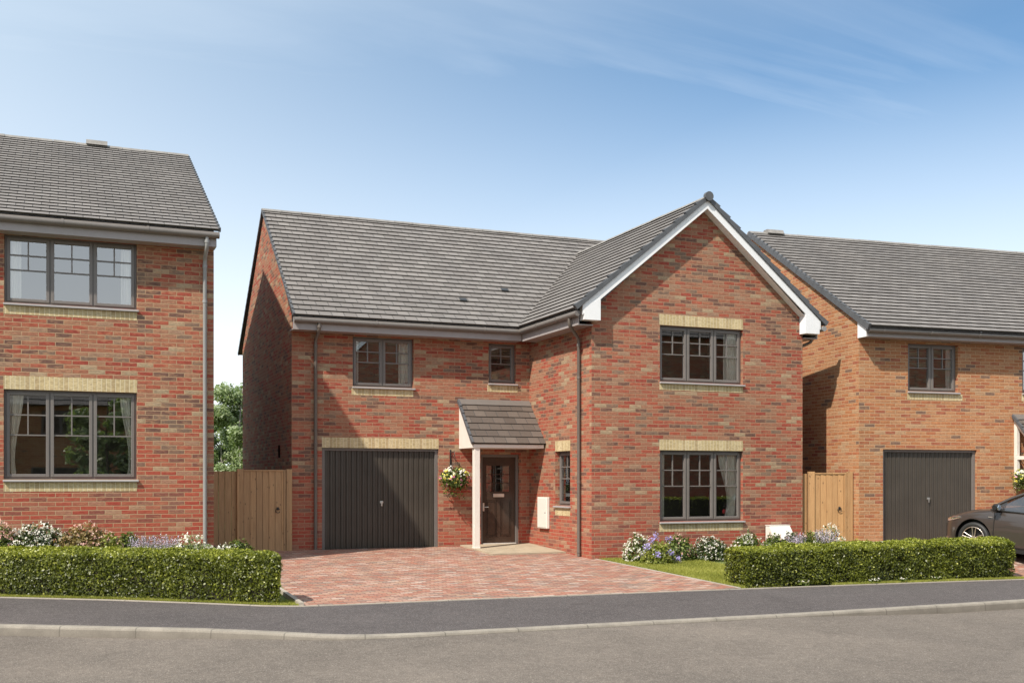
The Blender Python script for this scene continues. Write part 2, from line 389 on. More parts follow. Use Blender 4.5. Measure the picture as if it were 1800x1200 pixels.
def ribbon(name, mat, xs, lows, highs, zf, kind='structure', nsub=4):
    mb = MB(); rows = []
    for x in xs:
        a, b = lows(x), highs(x)
        rows.append([(x, a + (b - a) * k / nsub, zf(x, a + (b - a) * k / nsub)) for k in range(nsub + 1)])
    pts = [p for r in rows for p in r]; n = nsub + 1
    fs = [(i * n + k, (i + 1) * n + k, (i + 1) * n + k + 1, i * n + k + 1) for i in range(len(xs) - 1) for k in range(nsub)]
    mb.add(pts, fs, smooth=True); o = mb.build(name, mat); tag(o, kind=kind); return o
XS = sorted(set([-40, -20, -8] + [round(-4 + .25 * i, 2) for i in range(97)] + [30, 60]))
def ground_sheet():
    xs = [-400, -100, -40, -12] + [round(-4 + .4 * i, 2) for i in range(58)] + [24, 40, 100, 400]
    ys = [-400, -60, -10, 0, 6, 9, 11] + [round(13 + .35 * i, 2) for i in range(30)] + [26, 40, 100, 500]
    def zf(x, y):
        if y < pb(x) - .08: return gz0(y) - .35
        return G(x, y) - .012
    mb = MB(); pts = [(x, y, zf(x, y)) for y in ys for x in xs]; n = len(xs)
    mb.add(pts, [(j * n + i, j * n + i + 1, (j + 1) * n + i + 1, (j + 1) * n + i) for j in range(len(ys) - 1) for i in range(n - 1)], smooth=True)
    return tag(mb.build('ground', M['lawnbase']), kind='structure')
m_, nt_, b_ = new_mat('lawn_base'); N_ = NT(nt_); tc_ = N_.n('ShaderNodeTexCoord')
N_.l(N_.ramp(N_.noise(tc_.outputs['Object'], 5, 5, .7), [(.3, (.07, .095, .02)), (.7, (.13, .16, .035))]), b_.inputs['Base Color'])
b_.inputs['Roughness'].default_value = .95
M['lawnbase'] = m_
ground_sheet()
ribbon('road', M['road'], XS, lambda x: 3.6, lambda x: kb(x) - .10, lambda x, y: gz0(y) + interp(x, RD), nsub=16)
ribbon('footpath', M['pave'], XS, lambda x: kb(x) - .004, lambda x: pb(x), lambda x, y: gz0(y), nsub=5)
tag(MB().add([(-40, 1.5, -.19), (60, 1.5, -.19), (60, 3.47, -.19), (-40, 3.47, -.19)], [(0, 1, 2, 3)]).build('far_footpath', M['pave']), kind='structure')
def sweep(name, mat, line, prof, zf):
    """line: list of (x,y) ; prof: (offset towards -normal, dz) ; uv u = running length"""
    mb = MB(); L = 0; rings = []; us = []
    for i, (x, y) in enumerate(line):
        a = V(line[max(i - 1, 0)]); b = V(line[min(i + 1, len(line) - 1)]); d = (b - a).normalized(); nrm = V((d.y, -d.x))
        if i: L += (V(line[i]) - V(line[i - 1])).length
        us.append(L); rings.append([(x + nrm.x * o, y + nrm.y * o, zf(x, y, dz)) for o, dz in prof])
    n = len(prof)
    for i in range(len(line) - 1):
        for k in range(n - 1):
            mb.add([rings[i][k], rings[i + 1][k], rings[i + 1][k + 1], rings[i][k + 1]], [(3, 2, 1, 0)],
                   uvs=[[(us[i], k * .1 + .1), (us[i + 1], k * .1 + .1), (us[i + 1], k * .1), (us[i], k * .1)]], smooth=False)
    mb.add(rings[0], [tuple(range(n))]); mb.add(rings[-1], [tuple(range(n - 1, -1, -1))])
    return tag(mb.build(name, mat), kind='structure')
kl = [(x, kb(x)) for x in XS]
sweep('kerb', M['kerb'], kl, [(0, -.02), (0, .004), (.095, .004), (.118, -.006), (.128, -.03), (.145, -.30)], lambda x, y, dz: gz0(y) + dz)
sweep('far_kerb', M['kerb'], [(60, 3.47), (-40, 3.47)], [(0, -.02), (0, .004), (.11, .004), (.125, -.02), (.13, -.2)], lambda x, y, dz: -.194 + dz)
sweep('path_edging', M['edging'], [(x, pb(x) + .055) for x in XS], [(0, -.1), (0, .010), (.055, .010), (.058, -.1)], lambda x, y, dz: gz0(y) + dz)
# driveway of the main house
def driveL(y): return 3.0 if y < 19.8 else 2.4
def drive_sheet(name, ys, xl, xr, nx):
    mb = MB(); pts = []
    for y in ys:
        a, b = xl(y), xr(y); pts += [(a + (b - a) * k / nx, y, G(a + (b - a) * k / nx, y) + .006) for k in range(nx + 1)]
    n = nx + 1
    mb.add(pts, [(j * n + i, j * n + i + 1, (j + 1) * n + i + 1, (j + 1) * n + i) for j in range(len(ys) - 1) for i in range(nx)])
    return tag(mb.build(name, M['paver']), kind='structure')
def clipdrive():
    mb = MB(); ys = [14.4] + [round(14.6 + .2 * i, 2) for i in range(39)]; nx = 24
    pts = []
    for y in ys:
        a = 3.0; b = 9.82 - .03 * (y - 14.5) if y < 19.2 else 9.64
        for k in range(nx + 1):
            x = a + (b - a) * k / nx; yy = max(y, pb(x) + .056)
            pts.append((x, yy, G(x, yy) + .006))
    n = nx + 1
    mb.add(pts, [(j * n + i, j * n + i + 1, (j + 1) * n + i + 1, (j + 1) * n + i) for j in range(len(ys) - 1) for i in range(nx)])
    tag(mb.build('driveway', M['paver']), kind='structure')
clipdrive()
mbp = MB(); mbp.add([(2.40, 19.9, G(2.4, 19.9) + .004), (2.995, 19.9, G(3, 19.9) + .005), (2.995, 22.2, G(3, 22.2) + .005), (2.40, 22.2, G(2.4, 22.2) + .004)], [(0, 1, 2, 3)])
tag(mbp.build('side_path', M['paver']), kind='structure')
drive_sheet('neighbour_driveway', [13.98] + [round(14.1 + .25 * i, 2) for i in range(19)], lambda y: 15.55, lambda y: 24, 20)
sweep('driveway_edging_right', M['edging'], [(9.85 - .03 * (y - 14.5), y) for y in [14.42, 15.5, 16.5, 17.5, 18.5, 19.14]][::-1], [(-.03, -.05), (-.03, .012), (.03, .012), (.03, -.05)], lambda x, y, dz: G(9.7, y) + dz)
sweep('driveway_edging_left', M['edging'], [(2.97, y) for y in [14.60, 15.5, 16.5, 17.5, 18.5, 19.8]], [(-.03, -.05), (-.03, .05), (.03, .05), (.03, -.05)], lambda x, y, dz: gz0(y) + dz)
# ------------------------------------------------------------------ building helpers
def wall_holes(mb, x0, x1, z0, z1, holes, y=0., reveal=.1):
    xs = sorted(set([x0, x1] + [h[0] for h in holes] + [h[1] for h in holes]))
    zs = sorted(set([z0, z1] + [h[2] for h in holes] + [h[3] for h in holes]))
    for i in range(len(xs) - 1):
        for j in range(len(zs) - 1):
            cx, cz = (xs[i] + xs[i + 1]) / 2, (zs[j] + zs[j + 1]) / 2
            if any(h[0] < cx < h[1] and h[2] < cz < h[3] for h in holes): continue
            mb.add([(xs[i], y, zs[j]), (xs[i + 1], y, zs[j]), (xs[i + 1], y, zs[j + 1]), (xs[i], y, zs[j + 1])], [(0, 1, 2, 3)])
    for a, b, c, d in holes:
        e = y + reveal
        mb.add([(a, y, c), (a, y, d), (a, e, d), (a, e, c)], [(0, 1, 2, 3)]); mb.add([(b, y, c), (b, e, c), (b, e, d), (b, y, d)], [(0, 1, 2, 3)])
        mb.add([(a, y, d), (b, y, d), (b, e, d), (a, e, d)], [(0, 1, 2, 3)]); mb.add([(a, y, c), (a, e, c), (b, e, c), (b, y, c)], [(0, 1, 2, 3)])
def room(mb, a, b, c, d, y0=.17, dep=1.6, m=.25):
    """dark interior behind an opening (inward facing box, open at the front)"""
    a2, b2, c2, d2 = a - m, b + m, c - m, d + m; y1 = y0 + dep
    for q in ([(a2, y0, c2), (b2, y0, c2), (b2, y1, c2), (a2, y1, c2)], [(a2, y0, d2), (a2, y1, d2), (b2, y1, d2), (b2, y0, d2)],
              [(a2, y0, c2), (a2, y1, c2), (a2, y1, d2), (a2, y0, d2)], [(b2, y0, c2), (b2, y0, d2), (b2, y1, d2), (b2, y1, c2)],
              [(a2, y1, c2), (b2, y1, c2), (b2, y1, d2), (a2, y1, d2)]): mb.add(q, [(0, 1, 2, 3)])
    # ring closing the front around the opening
    for q in ([(a2, y0, c2), (b2, y0, c2), (b2, y0, c), (a2, y0, c)], [(a2, y0, d), (b2, y0, d), (b2, y0, d2), (a2, y0, d2)],
              [(a2, y0, c), (a, y0, c), (a, y0, d), (a2, y0, d)], [(b, y0, c), (b2, y0, c), (b2, y0, d), (b, y0, d)]): mb.add(q, [(0, 1, 2, 3)])
def ring(mb, a, b, c, d, w, y0, y1):
    mb.box(a, a + w, y0, y1, c, d); mb.box(b - w, b, y0, y1, c, d)
    mb.box(a + w, b - w, y0, y1, c, c + w); mb.box(a + w, b - w, y0, y1, d - w, d)
def window(house, T, a, b, c, d, n, glass='glass', rec=.085, bars=True, sill=True, fw=.05):
    mb = MB(T); ring(mb, a, b, c, d, fw, rec, rec + .07)
    cw = (b - a - 2 * fw - (n - 1) * fw) / n
    for i in range(1, n): x = a + fw + i * cw + (i - 1) * fw; mb.box(x, x + fw, rec + .0, rec + .068, c + fw, d - fw)
    win = mb.build('window', M['frame'], house, bevel=.004)
    for i in range(n):
        x0 = a + fw + i * (cw + fw) - .014; x1 = x0 + cw + .028; z0, z1 = c + fw - .014, d - fw + .014
        s = MB(T); ring(s, x0, x1, z0, z1, .052, rec - .018, rec + .05)
        s.build('sash', M['frame'], win, bevel=.006)
        gx0, gx1, gz0_, gz1 = x0 + .05, x1 - .05, z0 + .05, z1 - .05
        MB(T).add([(gx0, rec + .022, gz0_), (gx1, rec + .022, gz0_), (gx1, rec + .022, gz1), (gx0, rec + .022, gz1)], [(0, 1, 2, 3)]).build('pane', M[glass], win)
        if bars:
            g = MB(T); H = gz1 - gz0_; m = (gx0 + gx1) / 2
            ya, yb = rec + .002, rec + .018
            zz = [gz1 - H * .25, gz1 - H * .505]
            for q in zz: g.box(gx0, gx1, ya, yb, q - .011, q + .011)
            g.box(m - .011, m + .011, ya, yb, zz[0] + .011, gz1); g.box(m - .011, m + .011, ya, yb, zz[1] + .011, zz[0] - .011)
            g.build('glazing_bar', M['frame'], win)
    if sill:
        s = MB(T); s.prism([(-.055, c - .045), (-.055, c - .012), (rec + .02, c - .002), (rec + .02, c - .045)], 'x', a - .012, b + .03)
        s.build('sill', M['sill'], win, bevel=.006)
    return win
def soldier(house, T, a, b, c, d, name='brick_lintel'):
    return MB(T).box(a, b, -.0035, .06, c, d).build(name, M['soldier'], house)
def roof_slope(mb, O, U, Vv, ulen, vlen, g=.2, th=.036):
    O, U, Vv = V(O), V(U).normalized(), V(Vv).normalized(); Nn = U.cross(Vv); n = int(math.ceil(vlen / g - .05))
    for k in range(n):
        v0 = k * g; v1 = min((k + 1) * g, vlen)
        a = O + Vv * v0; b = O + Vv * v1; e = U * ulen
        h0 = Nn * th; h1 = Nn * (th * .25)
        q = [a + h0, a + e + h0, b + e + h1, b + h1]
        mb.add(q, [(0, 1, 2, 3)], uvs=[[(0, v0 + .001), (ulen, v0 + .001), (ulen, v1 - .001), (0, v1 - .001)]])
        lo = Nn * (th * .25 if k else -.01); hm = Nn * (th * .72); bk = Vv * .05
        mb.add([a + hm, a + e + hm, a + e + h0, a + h0, a + hm + bk, a + e + hm + bk, a + e + lo + bk, a + lo + bk], [(0, 1, 2, 3), (4, 5, 1, 0), (7, 6, 5, 4)], uvs=[[(.1, v0 + .05)] * 4] * 3)
        dn = Nn * -.02
        for s0, o in ((1, V((0, 0, 0))), (-1, e)):
            mb.add([a + o + dn, a + o + h0, b + o + h1, b + o + dn], [(0, 1, 2, 3) if s0 > 0 else (3, 2, 1, 0)])
    mb.add([O - Nn * .02, O + U * ulen - Nn * .02, O + U * ulen + Vv * vlen - Nn * .02, O + Vv * vlen - Nn * .02], [(3, 2, 1, 0)])
def verge(mb, a, b, out, n_, w=.05, step=.2, top=.045, drop=.09):
    """run of verge cap units from a (eave) to b (ridge); out = outward unit; n_ = roof normal"""
    a, b, out, n_ = V(a), V(b), V(out), V(n_); d = (b - a); L = d.length; d = d / L; k = int(L / step)
    for i in range(k):
        p = a + d * (i * L / k); q = a + d * ((i + 1) * L / k * .999)
        t0, t1 = top + (.03 if step > .25 else .014), top - .006
        P = []
        for base, t in ((p, t0), (q, t1)):
            for oo, hh in ((-w, t), (.018, t), (.018, -drop), (-w, -drop)): P.append(base + out * oo + n_ * hh)
        mb.add(P, [(0, 1, 2, 3), (7, 6, 5, 4), (0, 4, 5, 1), (1, 5, 6, 2), (2, 6, 7, 3), (3, 7, 4, 0)])
def ridge_run(mb, a, b, step=.45, r=.115):
    a, b = V(a), V(b); d = b - a; L = d.length; d /= L; k = max(1, round(L / step)); side = d.cross(V((0, 0, 1))).normalized()
    for i in range(k):
        p = a + d * (i * L / k + .004); q = a + d * ((i + 1) * L / k - .004); P = []
        jz = random.uniform(-.004, .004)
        for base in (p, q):
            for t in (-80, -50, -20, 20, 50, 80): P.append(base + side * r * math.sin(R(t)) + V((0, 0, 1)) * (r * .75 * math.cos(R(t)) - .075 + jz))
        mb.add(P, [(j, j + 1, j + 7, j + 6) for j in range(5)] + [(5, 4, 3, 2, 1, 0), (6, 7, 8, 9, 10, 11)])
def gutter(mb, T_pts, r=.058):
    mb.tube(T_pts, r, 12)
def pipe_run(house, pts, r=.034, wallp=None):
    mb = MB(); mb.tube(pts, r, 12); L = len(pts)
    o = mb.build('downpipe', M['pipe' if house.name == 'brick_house' else 'pipe_m'], house)
    return o
def collars(par, pts, r=.042, h=.05):
    for x, y, z in pts: MB().tube([(x, y, z), (x, y, z + h)], r, 12).build('pipe_collar', par.data.materials[0], par)
def curtain(T, a, b, c, d, label, tie=0, y=.155, n=28, mat='curtain', lean=0):
    """wavy hanging cloth from x a..b ; tie: gather towards one side lower down"""
    mb = MB(T); rows = 14; P = []
    for j in range(rows + 1):
        t = j / rows; z = d - (d - c) * t
        if tie: k = 1 - .62 * sst(t / .75) + .12 * sst((t - .78) / .22)
        else: k = 1
        for i in range(n + 1):
            u = i / n
            w = (b - a)
            x = (b - w * k * (1 - u)) if tie > 0 else (a + w * k * u) if tie < 0 else a + w * u
            x += lean * sst(t)
            P.append((x, y + .02 * math.sin(u * w * 75 + .4 * math.sin(t * 3)) + .008 * math.sin(u * 17 + t * 2), z))
    m = n + 1
    mb.add(P, [(j * m + i, j * m + i + 1, (j + 1) * m + i + 1, (j + 1) * m + i) for j in range(rows) for i in range(n)], smooth=True)
    o = mb.build('curtain', M[mat]); tag(o, label, 'curtain'); return o
def garage_door(house, T, a, b, c, d, ribs=21, hx=None):
    f = MB(T); w = .07
    f.box(a, a + w, .05, .14, c, d); f.box(b - w, b, .05, .14, c, d); f.box(a + w, b - w, .05, .14, d - w * .8, d)
    gd = MB(T); x0, x1 = a + w, b - w; p = (x1 - x0) / ribs; pts = []
    for i in range(ribs):
        s = x0 + i * p
        pts += [(s + .002, .105), (s + .014, .088), (s + p * .46, .086), (s + p * .5, .091), (s + p * .54, .086), (s + p - .014, .088), (s + p - .002, .105)]
    pts.append((x1, .105)); z0, z1 = c + .012, d - w * .8
    P = [(x, y, z0) for x, y in pts] + [(x, y, z1) for x, y in pts]; n = len(pts)
    gd.add(P, [(i, i + 1, i + 1 + n, i + n) for i in range(n - 1)])
    g = gd.build('garage_door', M['garage'], house)
    f.build('door_frame', M['frame'], g, bevel=.004)
    m = (a + b) / 2 if hx is None else hx; zc = c + (d - c) * .48
    h = MB(T); h.box(m - .035, m + .035, .066, .088, zc - .01, zc + .035); h.box(m - .016, m + .016, .05, .07, zc - .07, zc + .03)
    h.tube([(m + .02, .05, zc + .012), (m + .02, .075, zc + .012)], .012, 10)
    h.build('handle', M['silver'], g, bevel=.003)
    return g
def canopy(house, T, a, b, z_top, z_fr, dep, solid=True, name='porch_canopy', z_g=.1, solid_right=False):
    """lean-to porch roof from x=a..b, projecting dep from wall, slope z_top -> z_fr"""
    sl = math.hypot(dep, z_top - z_fr); d = V((0, dep, z_top - z_fr)).normalized(); nn = V((1, 0, 0)).cross(d)
    r = MB(T); roof_slope(r, (a - .04, -dep, z_fr), (1, 0, 0), d, b - a + .04, sl - .10, g=sl / 6.6, th=.026)
    R_ = r.build(name, M['tile_c'], house)
    fl = MB(T); p = V((a - .04, 0, z_top)) - d * .16
    fl.add([p + nn * .035, p + V((b - a + .04, 0, 0)) + nn * .035, V((b, 0, z_top + .03)), V((a - .04, 0, z_top + .03))], [(0, 1, 2, 3)])
    fl.add([p, p + V((b - a + .04, 0, 0)), p + V((b - a + .04, 0, 0)) + nn * .035, p + nn * .035], [(0, 1, 2, 3)])
    fl.build('lead_flashing', M['gutter'], R_)
    v = MB(T); verge(v, V((a - .045, -dep, z_fr)), V((a - .045, 0, z_top)), (-1, 0, 0), nn, w=.03, step=sl / 6.6, drop=.03, top=.03)
    if not solid_right: v.build('verge_cap', M['verge'], R_); v = MB(T); verge(v, V((b + .0, -dep, z_fr)), V((b + .0, 0, z_top)), (1, 0, 0), nn, w=.06, step=sl / 6.6, drop=.02, top=.035)
    v.build('verge_cap', M['verge'], R_)
    fa = MB(T)
    fa.box(a, b - .03, -dep + .03, -dep + .055, z_fr - .09, z_fr - .004)
    if solid:
        fa.box(a, b - .03, -dep + .055, -.003, z_fr - .09, z_fr - .07)
    fa.build('fascia', M['cream'], R_, bevel=.003)
    ck = MB(T)
    if solid:
        ck.prism([(-dep + .05, z_fr - .09), (-.003, z_fr - .09), (-.003, z_top - .09), (-dep + .05, z_fr - .008)], 'x', a - .02, a)
        ck.build('cheek', M['cream'], R_)
        ps = MB(T); ps.box(a + .02, a + .145, -dep + .05, -dep + .175, z_g, z_fr - .09)
        ps.box(a + .012, a + .153, -dep + .042, -dep + .183, z_g, z_g + .05)
        ps.build('post', M['cream'], R_, bevel=.004)
    else:
        for x in (a, b - .08):
            bm_ = MB(T)
            bm_.prism([(-.003, z_top - .05), (-.003, z_top - .17), (-dep + .03, z_fr - .12), (-dep + .03, z_fr)], 'x', x, x + .035)
            bm_.box(x + .0, x + .08, -.09, -.003, z_fr - .75, z_top - .2)
            bm_.box(x + .01, x + .07, -dep + .06, -.09, z_fr - .10, z_fr - .02)
            bm_.prism([(-.09, z_fr - .62), (-.09, z_fr - .52), (-dep + .25, z_fr - .10), (-dep + .36, z_fr - .10)], 'x', x + .012, x + .068)
            bm_.build('bracket', M['cream'], R_, bevel=.003)
    return R_
# ================================================================== MAIN HOUSE
XL, XR, XG, YM, YG, YB = 4.32, 14.70, 9.63, 22.25, 19.16, 28.85
house = empty('detached_house', (9.5, 24, 0), 'red brick house with white trimmed front gable, brown door and block paved drive', 'house')
TM = frame(0, YM); TG = frame(0, YG)
TR = Matrix.Translation(V((XG, YG, 0))) @ Matrix.Rotation(R(-90), 4, 'Z')      # wall facing -X : local x = YG - Y
def ry(Y): return YG - Y
main_holes = [(4.946 + .0, 7.491, .02, 2.235), (5.596, 6.926, 3.53, 4.575), (8.652, 9.304, 3.70, 4.575), (8.47, 9.385, .12, 2.13)]
gab_holes = [(11.178, 13.178, .72, 2.172), (11.178, 13.178, 3.565, 4.71)]
ret_holes = [(ry(20.87), ry(20.14), 1.03, 2.165)]
w = MB(TM); wall_holes(w, XL, XG, -.3, 4.8, main_holes)
w.T = TG; wall_holes(w, XG, XR, -.3, 4.75, gab_holes)
apx = 12.17; zap = 7.30
w.add([(XG, 0, 4.75), (XR, 0, 4.75), (XR, 0, 5.14), (apx, 0, zap), (XG, 0, 5.14)], [(0, 1, 2, 3, 4)])
w.T = TR; wall_holes(w, ry(YM), ry(YG), -.3, 4.8, ret_holes)
w.T = ID
# left gable wall, rear, right wall
zrid = 7.85
w.add([(XL, YB, -.3), (XL, YM, -.3), (XL, YM, 4.95), (XL, 25.57, zrid - .06), (XL, YB, 4.95)], [(0, 1, 2, 3, 4)])
w.add([(XR, YG, -.3), (XR, YB, -.3), (XR, YB, 4.95), (XR, 25.57, zrid - .06), (XR, YM, 5.0), (XR, YG, 5.0)], [(0, 1, 2, 3, 4, 5)])
w.add([(XR, YB, -.3), (XL, YB, -.3), (XL, YB, 4.95), (XR, YB, 4.95)], [(0, 1, 2, 3)])
w.build('wall', M['brick'], house)
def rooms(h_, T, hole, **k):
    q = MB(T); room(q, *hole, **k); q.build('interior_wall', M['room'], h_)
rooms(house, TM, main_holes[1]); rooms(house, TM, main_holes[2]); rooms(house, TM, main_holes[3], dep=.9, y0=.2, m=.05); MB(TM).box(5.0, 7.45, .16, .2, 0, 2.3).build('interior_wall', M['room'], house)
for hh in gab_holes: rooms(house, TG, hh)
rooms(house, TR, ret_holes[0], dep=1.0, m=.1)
# soldier courses
soldier(house, TM, 4.946, 7.491, 2.235, 2.452); soldier(house, TG, 11.165, 13.178, 2.172, 2.384); soldier(house, TG, 11.165, 13.178, 4.712, 4.93)
soldier(house, TR, ry(20.87), ry(20.13), 2.168, 2.385)
for T, a, b, c, d in ((TM, 5.57, 6.92, 3.345, 3.483), (TM, 8.62, 9.345, 3.505, 3.653), (TG, 11.165, 13.178, .515, .674), (TG, 11.165, 13.178, 3.394, 3.518), (TR, ry(20.87), ry(20.14), .82, .983)):
    soldier(house, T, a, b, c, d, 'brick_sill_course')
window(house, TM, *main_holes[1], 2, 'glass_up'); window(house, TM, *main_holes[2], 1, 'glass'); window(house, TG, *gab_holes[0], 3); window(house, TG, *gab_holes[1], 3)
window(house, TR, *ret_holes[0], 1, rec=.1)
garage_door(house, TM, *main_holes[0], hx=6.24)
# front door
def front_door(house, T, a, b, c, d):
    dm = MB(T); ix0, ix1, iz0, iz1 = a + .06, b - .06, c + .05, d - .06; y = .10
    # door leaf with window opening and two recessed lower panels
    W = ix1 - ix0; H = iz1 - iz0
    gx0, gx1, gz0_, gz1 = ix0 + .13 * W, ix1 - .17 * W, iz0 + .60 * H, iz0 + .90 * H
    p0, p1 = iz0 + .07 * H, iz0 + .50 * H; mid = (ix0 + ix1) / 2
    hs = [(gx0, gx1, gz0_, gz1), (ix0 + .12 * W, mid - .05 * W, p0, p1), (mid + .05 * W, ix1 - .12 * W, p0, p1)]
    wall_holes(dm, ix0, ix1, iz0, iz1, hs, y=y, reveal=.022)
    for h in hs[1:]:
        dm.add([(h[0], y + .022, h[2]), (h[1], y + .022, h[2]), (h[1], y + .022, h[3]), (h[0], y + .022, h[3])], [(0, 1, 2, 3)])
        ring(dm, h[0] + .012, h[1] - .012, h[2] + .012, h[3] - .012, .018, y + .006, y + .02)
        dm.box(h[0] + .05, h[1] - .05, y + .008, y + .021, h[2] + .05, h[3] - .05)
    D = dm.build('front_door', M['door'], house)
    MB(T).add([(gx0, y + .015, gz0_), (gx1, y + .015, gz0_), (gx1, y + .015, gz1), (gx0, y + .015, gz1)], [(0, 1, 2, 3)]).build('pane', M['glass'], D)
    g = MB(T)
    for k in (1, 2): x = gx0 + (gx1 - gx0) * k / 3; g.box(x - .008, x + .008, y - .002, y + .013, gz0_, gz1)
    for k in (1, 2): z = gz0_ + (gz1 - gz0_) * k / 3; g.box(gx0, gx1, y - .001, y + .012, z - .008, z + .008)
    g.build('glazing_bar', M['door'], D)
    f = MB(T); f.box(a, a + .06, .06, .15, c, d); f.box(b - .06, b, .06, .15, c, d); f.box(a + .06, b - .06, .06, .15, d - .06, d)
    f.build('door_frame', M['frame'], D, bevel=.004)
    MB(T).box(a + .06, b - .06, .04, .15, c, c + .048).build('threshold', M['boxw'], D)
    MB(T).box(mid - .13, mid + .13, y - .012, y - .001, iz0 + .535 * H, iz0 + .575 * H).build('letter_plate', M['silver'], D, bevel=.004)
    h = MB(T); hz = iz0 + .42 * H; h.box(ix0 + .02, ix0 + .055, y - .008, y, hz - .09, hz + .09); h.tube([(ix0 + .037, y - .008, hz), (ix0 + .037, y - .05, hz), (ix0 + .14, y - .055, hz)], .009, 8)
    h.build('handle', M['silver'], D)
front_door(house, TM, *main_holes[3])
canopy(house, TM, 7.98, 9.625, 3.30, 2.335, .9, z_g=.1, solid_right=True)
# roofs -------------------------------------------------------------
yE, zE, yR = 21.82, 4.885, 25.57
dv = V((0, yR - yE, zrid - zE)).normalized(); Ls = math.hypot(yR - yE, zrid - zE)
rf = MB(); roof_slope(rf, (XL - .035, yE, zE), (1, 0, 0), dv, XR - XL + .085, Ls)
dv2 = V((0, -(yR - yE), zrid - zE)).normalized(); roof_slope(rf, (XR + .05, 2 * yR - yE, zE), (-1, 0, 0), dv2, XR - XL + .085, Ls)
wxE, wzE, wzR = 9.20, 4.90, 7.33
dl = V((apx - wxE, 0, wzR - wzE)).normalized(); Lw = math.hypot(apx - wxE, wzR - wzE)
yf = 18.93
roof_slope(rf, (wxE, 25.4, wzE), (0, -1, 0), dl, 25.4 - yf, Lw)
dr = V((-(apx - wxE), 0, wzR - wzE)).normalized(); roof_slope(rf, (2 * apx - wxE, yf, wzE), (0, 1, 0), dr, 25.4 - yf, Lw)
roof = rf.build('roof', M['tile'], house)
rr = MB(); ridge_run(rr, (XL - .06, yR, zrid + .03), (XR + .06, yR, zrid + .03)); rr.build('ridge_tiles', M['ridge'], roof)
rr = MB(); ridge_run(rr, (apx, yf - .02, wzR + .03), (apx, 25.0, wzR + .03)); rr.build('ridge_tiles', M['ridge'], roof)
fin = MB(); fin.tube([(apx, yf - .065, wzR + .02), (apx, yf + .02, wzR + .02)], .098, 12, smooth=False); fin.build('ridge_end_cap', M['verge'], roof)
vg = MB(); nL = V((0, -dv.z, dv.y)); nL2 = V((0, dv.z, dv.y))
verge(vg, (XL - .04, yE, zE), (XL - .04, yR, zrid), (-1, 0, 0), V((1, 0, 0)).cross(dv), w=.022, top=.03, drop=.03); vg.build('verge_cap', M['verge'], roof); vg = MB()
verge(vg, (XL - .04, 2 * yR - yE, zE), (XL - .04, yR, zrid), (-1, 0, 0), V((-1, 0, 0)).cross(dv2), w=.022, top=.03, drop=.03)
vg.build('verge_cap', M['verge'], roof); vg = MB()
nl = V((0, -1, 0)).cross(dl); nr = V((0, 1, 0)).cross(dr)
verge(vg, (wxE - .02, yf, wzE), (apx, yf, wzR), (0, -1, 0), nl, w=.07, step=.3, top=.045, drop=.035); vg.build('verge_cap', M['verge'], roof); vg = MB()
verge(vg, (2 * apx - wxE + .02, yf, wzE), (apx, yf, wzR), (0, -1, 0), nr, w=.07, step=.3, top=.045, drop=.035)
vg.build('verge_cap', M['verge'], roof)
for (X, k) in ((8.10, 5), (9.28, 8)):
    vt = MB(); p = V((X, yE, zE)) + dv * (k * .2 - .02); nn_ = V((1, 0, 0)).cross(dv)
    vt.add([p + nn_ * .055, p + V((.17, 0, 0)) + nn_ * .055, p + V((.17, 0, 0)) + dv * .13 + nn_ * .045, p + dv * .13 + nn_ * .045, p, p + V((.17, 0, 0))], [(0, 1, 2, 3), (4, 5, 1, 0)])
    vt.build('roof_vent', M['dark'], roof)
# barge boards + box ends (white)
bb = MB(); t = .028
def barge(mb, xs, x1, zs, z1, y0, y1, wdt):
    d = V((x1 - xs, 0, z1 - zs)).normalized(); n = V((-d.z, 0, d.x)) * (1 if x1 > xs else -1)
    n = V((n.x, 0, abs(n.z)))
    if x1 < xs: n = V((d.z, 0, -d.x)); n = n if n.z > 0 else -n
    P = [V((xs, 0, zs)), V((x1, 0, z1)), V((x1, 0, z1 - wdt / d.dot(V((1 if x1 > xs else -1, 0, 0))))), V((xs, 0, zs - wdt / abs(d.x)))]
    mb.add([(p.x, y0, p.z) for p in P] + [(p.x, y1, p.z) for p in P], [(0, 1, 2, 3), (7, 6, 5, 4), (0, 4, 5, 1), (2, 6, 7, 3), (1, 5, 6, 2), (0, 3, 7, 4)])
y0b, y1b = yf + .015, yf + .04
barge(bb, wxE + .13, apx, wzE + .07, wzR - .03, y0b, y1b, .145); barge(bb, 2 * apx - wxE - .13, apx, wzE + .07, wzR - .03, y0b, y1b, .145)
for sx in (-1, 1):
    X0 = apx + sx * (apx - 9.36); X1 = apx + sx * (apx - 9.72); a, b = min(X0, X1), max(X0, X1)
    Q = [(X0, 4.69), (X1, 4.69), (X1, 5.12), (X0, 4.95)]
    if sx > 0: Q = Q[::-1]
    bb.prism(Q, 'y', y0b - .003, YG - .004)
bgo = bb.build('barge_board', M['white'], house)
sf = MB(); d0 = .155
for sx in (-1, 1):
    xa = apx + sx * (apx - 9.72); za = 5.10 - .02; zb = wzR - .03 - d0 / dl.x * .8
    sf.add([(xa, y1b, za - .02), (apx, y1b, zb), (apx, YG, zb), (xa, YG, za - .02)], [(0, 1, 2, 3)])
sf.build('soffit', M['white'], bgo)
